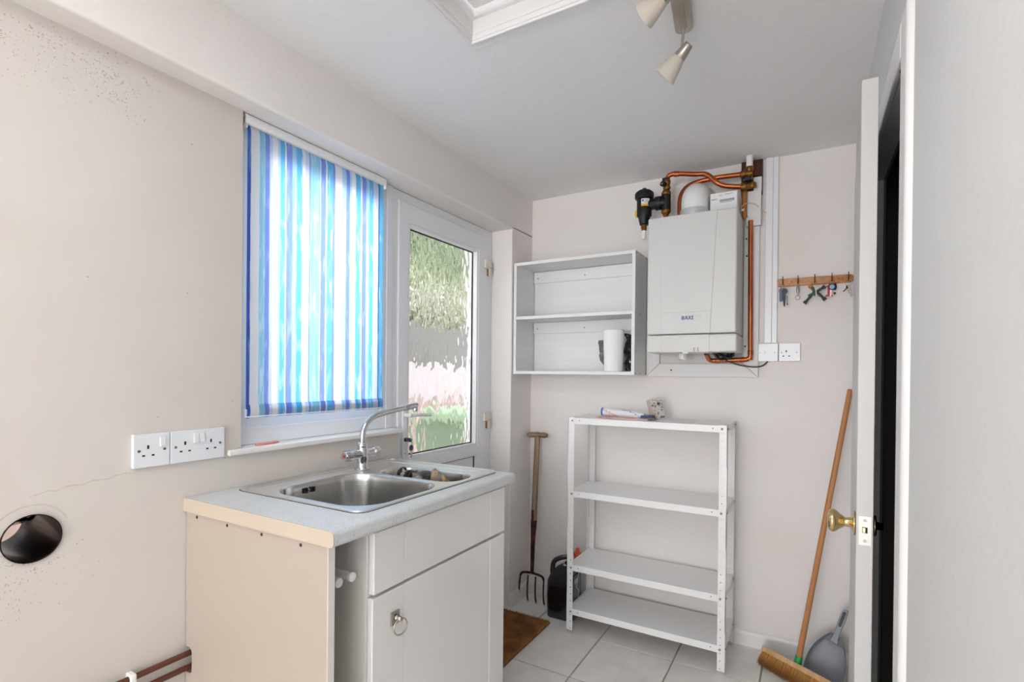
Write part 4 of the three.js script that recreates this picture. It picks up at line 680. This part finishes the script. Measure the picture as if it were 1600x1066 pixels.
{
  let t = one('leaflet', 'flat colourful leaflets lying under the rolled magazine on the top shelf', 'leaflet', [sheet(0.25, 0.15, 0.004, 0.003, 3), sheet(0.24, 0.14, 0.003, 0.004, 5).rotateY(0.2).translate(0.02, 0.0045, 0.004)], std({ roughness: 0.5, map: printed(512, 256, 17, '#e7c9c4', ['#c94b5a', '#e9e2dc', '#3a4a86', '#e98a7a', '#c9a05a', '#a8b9d9']) }), [0.62, 1.0503, 0.21]);
  t.rotation.y = 0.12;
  t = thing('rolled_magazine', 'rolled up magazine with a blue end lying on the leaflets', 'magazine');
  const g = lathe([[0.014, 0], [0.0195, 0.001], [0.0198, 0.1], [0.016, 0.18], [0.011, 0.22], [0.008, 0.219]], 30); g.scale(1, 1, 0.85);
  g.applyQuaternion(new THREE.Quaternion().setFromUnitVectors(new THREE.Vector3(0, 1, 0), new THREE.Vector3(0.99, -0.05, 0.08).normalize())); g.translate(0.502, 1.0785, 0.19);
  part(t, 'roll', g, std({ roughness: 0.4, map: drawn(512, 256, (c, w, h) => { c.fillStyle = '#e7e6ec'; c.fillRect(0, 0, w, h); const ink = ['#c9b7c0', '#9aa7c4', '#e2b79a', '#c4ccd9', '#8d93ad']; for (let i = 0; i < 60; i++) { c.fillStyle = ink[i % 5]; c.fillRect((i * 97) % w, (i * 53) % h, 14 + (i * 13) % 40, 6 + (i * 7) % 12); } c.fillStyle = '#3f67c4'; c.fillRect(0, 200, w, 56); c.fillStyle = '#dfe3f2'; for (let i = 0; i < 12; i++) c.fillRect(i * 44, 216, 18, 18); }) }));
  t = one('blue_leaflet', 'small dark blue folded card at the right end of the rolled magazine', 'leaflet', [bx(-0.03, 0.03, 0, 0.012, -0.045, 0.045, 0.003, 2)], std({ color: 0x1c2f68, roughness: 0.4 }), [0.735, 1.0585, 0.21]); t.rotation.y = 0.25;
  t = thing('standing_brochure', 'patterned brochure propped open upright at the back of the top shelf', 'brochure', [0.765, 1.0515, 0.17]);
  const cover = (a, lean) => { const q = extrude(poly([[0, 0], [0.05, 0], [0.04, 0.1], [-0.01, 0.1]]), 0.0025, 0.0006); q.rotateY(a); q.rotateZ(lean); return boxUV(q); };
  const tile = printed(256, 256, 31, '#cfc8c2', ['#4a4a52', '#8d8680', '#d99a7c', '#efe9e2', '#6a6a70']); tile.wrapS = tile.wrapT = THREE.RepeatWrapping; tile.repeat.set(10, 10);
  part(t, 'cover', cover(0.5, 0.22), std({ map: tile, roughness: 0.5 })); part(t, 'cover', cover(2.5, 0.3).translate(0.006, 0, 0), std({ map: printed(256, 256, 33, '#cbb8ae', ['#9a7f73', '#e4d8cf', '#b99a8a', '#7b6f6b']), roughness: 0.5 }));
  t = one('paper_slip', 'blank white paper slip lying flat on the right of the top shelf', 'paper', sheet(0.085, 0.06, 0.0012, 0.002, 9), std({ color: 0xe8e4e2, roughness: 0.6 }), [0.905, 1.0502, 0.21]); t.rotation.y = -0.15;
}

// ---------------------------------------------------------------- garden fork
{
  const t = thing('garden_fork', 'old garden fork with a T handle and rusty tines leaning in the corner', 'garden fork');
  const A = [0.068, 0.917, 0.045], B = [0.084, 0.32, 0.12], C = [0.086, 0.165, 0.13];
  part(t, 'shaft', rod([0.068, 0.92, 0.045], [0.0815, 0.43, 0.106], 0.0145, 0.0165, 18), M.oldWood);
  part(t, 'grip', turned([[0, -0.064], [0.01, -0.064], [0.0155, -0.05], [0.0145, -0.02], [0.018, 0], [0.0145, 0.02], [0.0155, 0.05], [0.01, 0.064], [0, 0.064]], A, [A[0] + 1, A[1] + 0.03, A[2] + 0.1], 20), M.oldWood);
  part(t, 'socket', [rod([0.081, 0.45, 0.104], B, 0.0175, 0.011, 16), rod([0.0835, 0.34, 0.118], C, 0.0125, 0.0095, 12), bx(0.075, 0.087, 0.32, 0.51, 0.117, 0.122, 0.001)], M.rust);
  part(t, 'head', tube([[0.016, 0.142, 0.133], [0.026, 0.158, 0.132], [0.05, 0.164, 0.131], [0.086, 0.166, 0.13], [0.122, 0.164, 0.131], [0.15, 0.158, 0.132], [0.16, 0.142, 0.133]], 0.0065, 40, 10), M.rust);
  [[0.016, 0.006], [0.063, 0.06], [0.11, 0.111], [0.16, 0.161]].forEach(([a, b]) => part(t, 'tine', [tube([[a, 0.15, 0.132], [(a * 2 + b) / 3, 0.09, 0.138], [(a + 2 * b) / 3, 0.04, 0.136], [b, 0.012, 0.128]], 0.0045, 16, 8), rod([b + (b - a) * 0.25, 0.0, 0.124], [b, 0.014, 0.1285], 0.0012, 0.0045, 8)], M.rust));
}
// ---------------------------------------------------------------- oil can
{
  const t = thing('jerry_can', 'black plastic oil can with a moulded handle beside the shelving unit', 'can', [0.296, 0, 0.165]);
  // body: rounded block, shoulder sloping to the handle side
  const body = (() => {
    const pos = [], idx = [], rows = [], W = 0.073, D = 0.073; const ys = [[0, 0.93], [0.004, 0.98], [0.012, 1], [0.04, 1], [0.07, 1], [0.1, 1], [0.13, 1], [0.16, 0.995], [0.19, 0.985], [0.225, 0.95], [0.25, 0.86], [0.27, 0.7], [0.282, 0.5], [0.285, 0.3]];
    for (const [y, k] of ys) rows.push(outline(-W * k + (y > 0.2 ? (y - 0.2) * 0.5 : 0), W * k, -D * (0.35 + 0.65 * k), D * (0.35 + 0.65 * k), 0.022 * k, 6).map(([x, z]) => [x, y, z * (0.9 + 0.12 * Math.sin(Math.min(1, y / 0.25) * Math.PI)) * (1 - 0.1 * Math.exp(-(((y - 0.24) / 0.04) ** 2 + ((x + 0.02) / 0.03) ** 2)))]));
    const N = rows[0].length; rows.forEach(r => r.forEach(p => pos.push(...p)));
    for (let a = 0; a < rows.length - 1; a++) for (let b = 0; b < N; b++) { const c = (b + 1) % N; idx.push(a * N + b, a * N + N + b, a * N + c, a * N + c, a * N + N + b, a * N + N + c); }
    for (const [row, s] of [[0, 1], [rows.length - 1, 0]]) { const m = pos.length / 3, y = rows[row][0][1]; pos.push(0.01, y, 0); for (let b = 0; b < N; b++) { const c = (b + 1) % N; s ? idx.push(m, row * N + b, row * N + c) : idx.push(m, row * N + c, row * N + b); } }
    const g = new THREE.BufferGeometry(); g.setAttribute('position', new THREE.Float32BufferAttribute(pos, 3)); g.setIndex(idx); g.computeVertexNormals(); return boxUV(g);
  })();
  part(t, 'body', body, M.blackGloss);
  part(t, 'handle', tube([[-0.052, 0.2, 0.035], [-0.05, 0.26, 0.037], [-0.04, 0.288, 0.036], [-0.015, 0.305, 0.034], [0.015, 0.316, 0.03], [0.035, 0.312, 0.025], [0.045, 0.255, 0.015]], 0.0125, 44, 12), M.blackGloss);
  part(t, 'cap', [turned([[0.019, 0], [0.019, 0.045], [0.021, 0.047], [0.021, 0.062], [0.012, 0.066], [0.009, 0.084], [0, 0.086]], [0.058, 0.265, -0.036], [0.06, 1, -0.036], 20)], std({ color: 0xe05a32, roughness: 0.4 }), 'red screw cap');
  const lab = new THREE.PlaneGeometry(0.098, 0.17); lab.rotateY(Math.PI / 2); lab.translate(0.0737, 0.145, 0.0);
  part(t, 'paper_label', lab, std({ roughness: 0.5, map: drawn(256, 384, (c, w, h) => { c.fillStyle = '#6f7377'; c.fillRect(0, 0, w, h); c.fillStyle = '#b9bcbd'; c.fillRect(30, 40, 120, 60); c.strokeStyle = '#2e3033'; c.lineWidth = 8; c.strokeRect(24, 34, 200, 230); c.fillStyle = '#d3a21f'; c.fillRect(0, 290, w, 34); c.fillStyle = '#d8602c'; c.fillRect(0, 324, w, 60); }) }), 'grey label with a yellow and orange band');
  part(t, 'string', tube([[0.05, 0.29, 0.02], [0.07, 0.26, 0.01], [0.077, 0.235, -0.005], [0.0775, 0.2, 0.01], [0.0775, 0.17, 0.02], [0.0775, 0.14, -0.01], [0.0772, 0.11, 0.0]], 0.0016, 40, 6), std({ color: 0xd9d5cf, roughness: 0.7 }), 'white string');
}
// ---------------------------------------------------------------- doormat
{
  const t = thing('doormat', 'brown coir doormat in front of the glazed door', 'doormat', [0, 0, 0]);
  const x0 = -0.10, x1 = 0.276, z0 = 0.285, z1 = 0.93;
  part(t, 'backing', bx(x0, x1, 0.0005, 0.006, z0, z1, 0.002), std({ color: 0x6e4a2a, roughness: 0.95 }));
  const f = new THREE.ConeGeometry(0.0011, 0.016, 3, 1, true).translate(0, 0.006, 0), n = 42000, im = new THREE.InstancedMesh(f, M.coir, n), m = new THREE.Matrix4(), q = new THREE.Quaternion(), e = new THREE.Euler(), c = new THREE.Color();
  for (let i = 0; i < n; i++) { const x = rr(x0 + 0.003, x1 - 0.001), z = rr(z0 + 0.002, z1 - 0.003), w = vnoise(x * 24, z * 24, 301); e.set(rr(-0.6, 0.6), rr(0, 6), rr(-0.6, 0.6)); q.setFromEuler(e); m.compose(new THREE.Vector3(x, 0.005, z), q, new THREE.Vector3(1, 0.75 + 0.4 * rnd(), 1)); im.setMatrixAt(i, m); const b = 0.55 + 0.55 * w + rr(-0.2, 0.2); c.setRGB(b, b * (0.92 + 0.1 * rnd()), b * 0.9); im.setColorAt(i, c); }
  im.name = 'coir_pile'; im.userData.kind = 'stuff'; prep(im); t.add(im);
}
// ---------------------------------------------------------------- broom and dustpan
{
  const t = thing('broom', 'broom with a long wooden handle and tan bristles leaning at the door', 'broom');
  const D = new THREE.Vector3(0.843, 0, 0.538), C = new THREE.Vector3(1.375, 0.058, 0.213), N = new THREE.Vector3(-0.3, -0.78, 0.52).normalize();   // head line, middle, way of the bristles
  const U = D.clone().cross(N).normalize(), basis = new THREE.Matrix4().makeBasis(D, N.clone().negate(), U.clone().negate()).setPosition(C);
  part(t, 'handle', [rod([1.372, 0.085, 0.198], [1.546, 1.205, 0.085], 0.0112, 0.0105, 18), turned([[0.0105, 0], [0.0095, 0.004], [0, 0.007]], [1.546, 1.205, 0.085], [1.72, 2.325, -0.02], 18)], M.oak);
  part(t, 'socket', [rod([1.366, 0.052, 0.2035], [1.374, 0.1, 0.197], 0.0155, 0.0135, 20)], M.green, 'green plastic socket');
  const b = new RoundedBoxGeometry(0.32, 0.022, 0.05, 2, 0.004); b.applyMatrix4(basis); part(t, 'head', boxUV(b), M.pale);
  const f = new THREE.ConeGeometry(0.0009, 0.062, 3, 1, true).rotateX(Math.PI).translate(0, -0.034, 0), n = 9000, im = new THREE.InstancedMesh(f, std({ color: 0xd39a58, roughness: 0.9 }), n), m = new THREE.Matrix4(), q = new THREE.Quaternion(), q0 = new THREE.Quaternion().setFromRotationMatrix(basis), e = new THREE.Euler(), c = new THREE.Color();
  for (let i = 0; i < n; i++) {
    const u = Math.round(rr(-17, 17)) / 17 * 0.15, w = (Math.floor(rr(0, 5)) - 2) * 0.0095, a = rr(0, 6.28), r = 0.004 * Math.sqrt(rnd()), p = new THREE.Vector3(u + Math.cos(a) * r, -0.008, w + Math.sin(a) * r).applyMatrix4(basis);
    e.set(w * 9 + rr(-0.15, 0.15), 0, u * 1.4 + rr(-0.16, 0.16)); q.copy(q0).multiply(new THREE.Quaternion().setFromEuler(e));
    const s = 0.8 + 0.2 * rnd(); m.compose(p, q, new THREE.Vector3(1, s, 1)); im.setMatrixAt(i, m); const k = rr(0.55, 1.25); c.setRGB(k, k * 0.95, k * 0.85); im.setColorAt(i, c);
  }
  im.name = 'bristles'; im.userData.kind = 'stuff'; prep(im); t.add(im);
}
{
  const t = thing('dustpan', 'grey plastic dustpan standing on end between the broom and the door', 'dustpan', [1.455, 0.002, 0.135]);
  // drawn flat: u across, v from lip to handle, w out of the pan floor; then stood up
  const X = new THREE.Vector3(0.93, -0.25, 0.27).normalize(), V = new THREE.Vector3(0.24, 0.95, -0.2), W = new THREE.Vector3().crossVectors(X, V).normalize(); V.crossVectors(W, X).normalize();
  const mt = new THREE.Matrix4().makeBasis(X, V, W), stand = g => { g.applyMatrix4(mt); return g; };
  const half = v => v < 0.0 ? 0.058 : 0.064 - 0.048 * Math.pow(Math.max(0, v - 0.04) / 0.155, 2.2), N = 26, pos = [], idx = [];
  // shell: cross-sections from the lip to the throat, walls rising with v
  const sec = [], cols = [];
  for (let i = 0; i <= N; i++) {
    const v = -0.005 + 0.2 * i / N, h = half(v), wall = 0.006 + 0.05 * Math.min(1, Math.pow(i / N, 0.8) * 1.25) * (i > 22 ? 1 - (i - 22) * 0.06 : 1), back = Math.max(0, (i - 20) / 6);
    const o = [[-h - 0.006, wall], [-h - 0.003, wall * 0.6], [-h, 0.008 + back * 0.02], [-h * 0.9, 0.003 + back * 0.028], [-h * 0.5, 0.001 + back * 0.03], [0, 0 + back * 0.031], [h * 0.5, 0.001 + back * 0.03], [h * 0.9, 0.003 + back * 0.028], [h, 0.008 + back * 0.02], [h + 0.003, wall * 0.6], [h + 0.006, wall]];
    sec.push(o.map(([u, w]) => [u, v, w]).concat(o.slice().reverse().map(([u, w]) => [u * 1.02, v, w - 0.003]))); cols.push(0);
  }
  const K = sec[0].length; sec.forEach(r => r.forEach(p => pos.push(...p)));
  for (let a = 0; a < N; a++) for (let b = 0; b < K; b++) { const c = (b + 1) % K; idx.push(a * K + b, a * K + c, a * K + K + b, a * K + c, a * K + K + c, a * K + K + b); }
  const g = new THREE.BufferGeometry(); g.setAttribute('position', new THREE.Float32BufferAttribute(pos, 3)); g.setIndex(idx); g.computeVertexNormals();
  part(t, 'pan', stand(boxUV(toCreasedNormals(g, 0.7))), M.greyPlastic);
  const hd = extrude((() => { const s = new THREE.Shape(); s.moveTo(-0.016, 0.165); s.quadraticCurveTo(-0.008, 0.2, -0.011, 0.235); s.quadraticCurveTo(-0.013, 0.29, -0.009, 0.305); s.quadraticCurveTo(0, 0.315, 0.009, 0.305); s.quadraticCurveTo(0.013, 0.29, 0.011, 0.235); s.quadraticCurveTo(0.008, 0.2, 0.016, 0.165); return s; })(), 0.014, 0.004, 3).translate(0, 0, 0.036); part(t, 'handle', stand(boxUV(hd)), M.greyPlastic);
  const groove = extrude(roundRect(-0.0055, 0.0055, 0.235, 0.3, 0.005), 0.002).translate(0, 0, 0.0487); part(t, 'handle_recess', stand(boxUV(groove)), std({ color: 0x3c4047, roughness: 0.6 }));
}

// ---------------------------------------------------------------- white inner door standing ajar (door_2)
{
  const d = structureGroup('door_2'), th = 0.0305, len = 0.712, pz = 0.601, px = 1.5225;
  d.position.set(px, 0, pz); d.rotation.y = Math.atan2(1.4903 - px, 1.312 - pz);
  part(d, 'door_leaf', bx(0, th, 0.008, 1.9, 0, len, 0.0015, 2), std({ color: 0xc9c7c6, roughness: 0.4 }));
  const pl = new THREE.Group(); pl.name = 'latch'; d.add(pl);
  part(pl, 'latch_plate', bx(0.0045, 0.0275, 0.899, 0.962, len - 0.001, len + 0.0009, 0.0004), std({ color: 0xd6d4cf, metalness: 0.35, roughness: 0.35 }));
  part(pl, 'latch_bolt', bx(0.011, 0.0205, 0.926, 0.9385, len - 0.002, len + 0.0013, 0), M.dark); part(pl, 'bolt_face', bx(0.012, 0.0165, 0.927, 0.937, len - 0.002, len + 0.0018, 0), M.brass);
  for (const y of [0.953, 0.909]) part(pl, 'screw', rod([0.016, y, len], [0.016, y, len + 0.0013], 0.0034, 0.0034, 12), M.zinc);
  const kz = len - 0.042, ky = 0.935;
  const knob = (sg, x) => [turned([[0, 0], [0.026, 0], [0.026, 0.004], [0.022, 0.0055], [0.012, 0.0065], [0.0095, 0.02], [0.013, 0.024], [0.0165, 0.03], [0.0225, 0.036], [0.0255, 0.042], [0.0255, 0.046], [0.022, 0.051], [0.012, 0.054], [0, 0.0545]], [x, ky, kz], [x + sg, ky, kz], 36)];
  part(d, 'door_knob', knob(-1, 0), M.brass); part(d, 'door_knob', [turned([[0, 0], [0.022, 0], [0.022, 0.007], [0.009, 0.008], [0.0075, 0.02], [0, 0.02]], [th, ky, kz], [9, ky, kz], 30)], M.brass);
}

// ---------------------------------------------------------------- ceiling spotlight bar (switched off)
{
  const t = thing('ceiling_spotlight', 'brushed nickel ceiling spotlight bar with frosted glass shades, switched off', 'light', [1.078, H, 1.12]);
  t.rotation.y = 0.12;
  part(t, 'bar', acrossY(roundRect(-0.024, 0.024, 0.0, 0.62, 0.022), -0.022, 0, 0.003), M.nickel);
  part(t, 'channel', bx(-0.008, 0.008, -0.0245, -0.02, 0.03, 0.6, 0.002), M.nickel);
  const head = (z, bent, holderA, holderB, r0, r1, shadeL) => {
    const h = new THREE.Group(); h.name = 'spot_head'; t.add(h);
    part(h, 'stem', [rod([0, -0.022, z], bent, 0.0042, 0.0042, 14), new THREE.SphereGeometry(0.006, 14, 10).translate(...bent)], M.nickel);
    const ax = new THREE.Vector3(...holderB).sub(new THREE.Vector3(...holderA)), L = ax.length();
    part(h, 'lamp_holder', turned([[0, 0], [0.0115, 0], [0.0125, 0.002], [0.0185, L], [0, L]], holderA, holderB, 32), M.nickel);
    part(h, 'glass_shade', turned([[0.0165, 0], [0.022, 0.012], [0.0275, shadeL * 0.55], [0.034, shadeL], [0.0325, shadeL], [0.026, shadeL * 0.55], [0.02, 0.012], [0.014, 0]], holderB, [holderB[0] + ax.x, holderB[1] + ax.y, holderB[2] + ax.z], 36), M.frost);
  };
  head(0.03, [-0.005, -0.075, 0.022], [0.015, -0.066, 0.022], [-0.013, -0.092, 0.012], 0.011, 0.018, 0.06);
  head(0.24, [-0.012, -0.06, 0.24], [0.0, -0.05, 0.242], [-0.03, -0.062, 0.23], 0.011, 0.018, 0.06);
  head(0.45, [0.005, -0.075, 0.45], [-0.01, -0.07, 0.455], [0.012, -0.092, 0.47], 0.011, 0.018, 0.06);
}

// ---------------------------------------------------------------- garden seen through the obscured glass and round the house
structure('ground', bx(-9, 9, -0.3, -0.16, -10, 14, 0), std({ map: texture(256, 256, (u, v) => mixc([0.66, 0.64, 0.61], [0.76, 0.74, 0.70], fbm(u * 8, v * 8, 311, 5, 8)), true, 1.5), roughness: 0.9 }));
structure('garden_wall', bx(-2.35, -2.0, -0.16, 1.36, -9.5, 7, 0), std({ map: texture(256, 256, (u, v) => { const n = fbm(u * 6, v * 6, 321, 4, 6); return v > 0.72 ? mixc([0.9, 0.85, 0.84], [0.82, 0.77, 0.76], n) : mixc([0.93, 0.81, 0.74], [0.70, 0.62, 0.59], cl(n * 2.2 - 0.6)); }, true, 1.36), roughness: 0.9 }));
structure('garden_fence', bx(-2.25, -2.2, 1.36, 1.78, -9.5, 7, 0), std({ color: 0x8c8b84, roughness: 0.9 }));
{
  const t = thing('hedge', 'pale green hedge with a sunlit band painted into its leaves, beyond the garden wall, blurred by the obscured door glass', 'hedge');
  part(t, 'foliage_core', bx(-3.2, -2.5, -0.16, 3.3, -9, 3, 0.2, 3), std({ color: 0x878c78, roughness: 1 }));
  const leaf = new THREE.PlaneGeometry(0.09, 0.05), n = 24000, im = new THREE.InstancedMesh(leaf, std({ color: 0xffffff, roughness: 0.7, side: THREE.DoubleSide }), n), m = new THREE.Matrix4(), q = new THREE.Quaternion(), e = new THREE.Euler(), c = new THREE.Color();
  for (let i = 0; i < n; i++) { const z = rr(-7.5, 2), y = rr(1.6, 3.45), w = vnoise(z * 4, y * 4, 331); e.set(rr(0, 6), rr(0, 6), rr(0, 6)); q.setFromEuler(e); const s = rr(0.6, 1.5); m.compose(new THREE.Vector3(-2.52 + rr(-0.1, 0.16) + w * 0.15, y, z), q, new THREE.Vector3(s, s, s)); im.setMatrixAt(i, m); const y1 = Math.exp(-(((y - 2.05) / 0.3) ** 2)), k = rnd(); c.setHSL(0.15 + 0.07 * (1 - y1) + 0.03 * k, 0.24, 0.36 + 0.42 * y1 * k + 0.1 * w); im.setColorAt(i, c); }  // sunlit band painted into the leaf colours, paler and yellower at mid height
  im.name = 'leaves'; im.userData.kind = 'stuff'; prep(im); t.add(im);
}
{
  const t = thing('garden_bin', 'pale green garden bin outside the door, seen through the glass', 'bin', [-0.9, -0.16, -0.62]);
  const g = new THREE.CylinderGeometry(0.37, 0.32, 1.05, 4, 1).rotateY(Math.PI / 4).translate(0, 0.525, 0).toNonIndexed(); g.computeVertexNormals(); part(t, 'bin_body', boxUV(g), std({ color: 0x9db795, roughness: 0.6 })); part(t, 'lid', bx(-0.28, 0.28, 1.05, 1.15, -0.285, 0.285, 0.03, 3), std({ color: 0xbfe0b4, roughness: 0.5 }));
}
renderer.render(scene, camera);
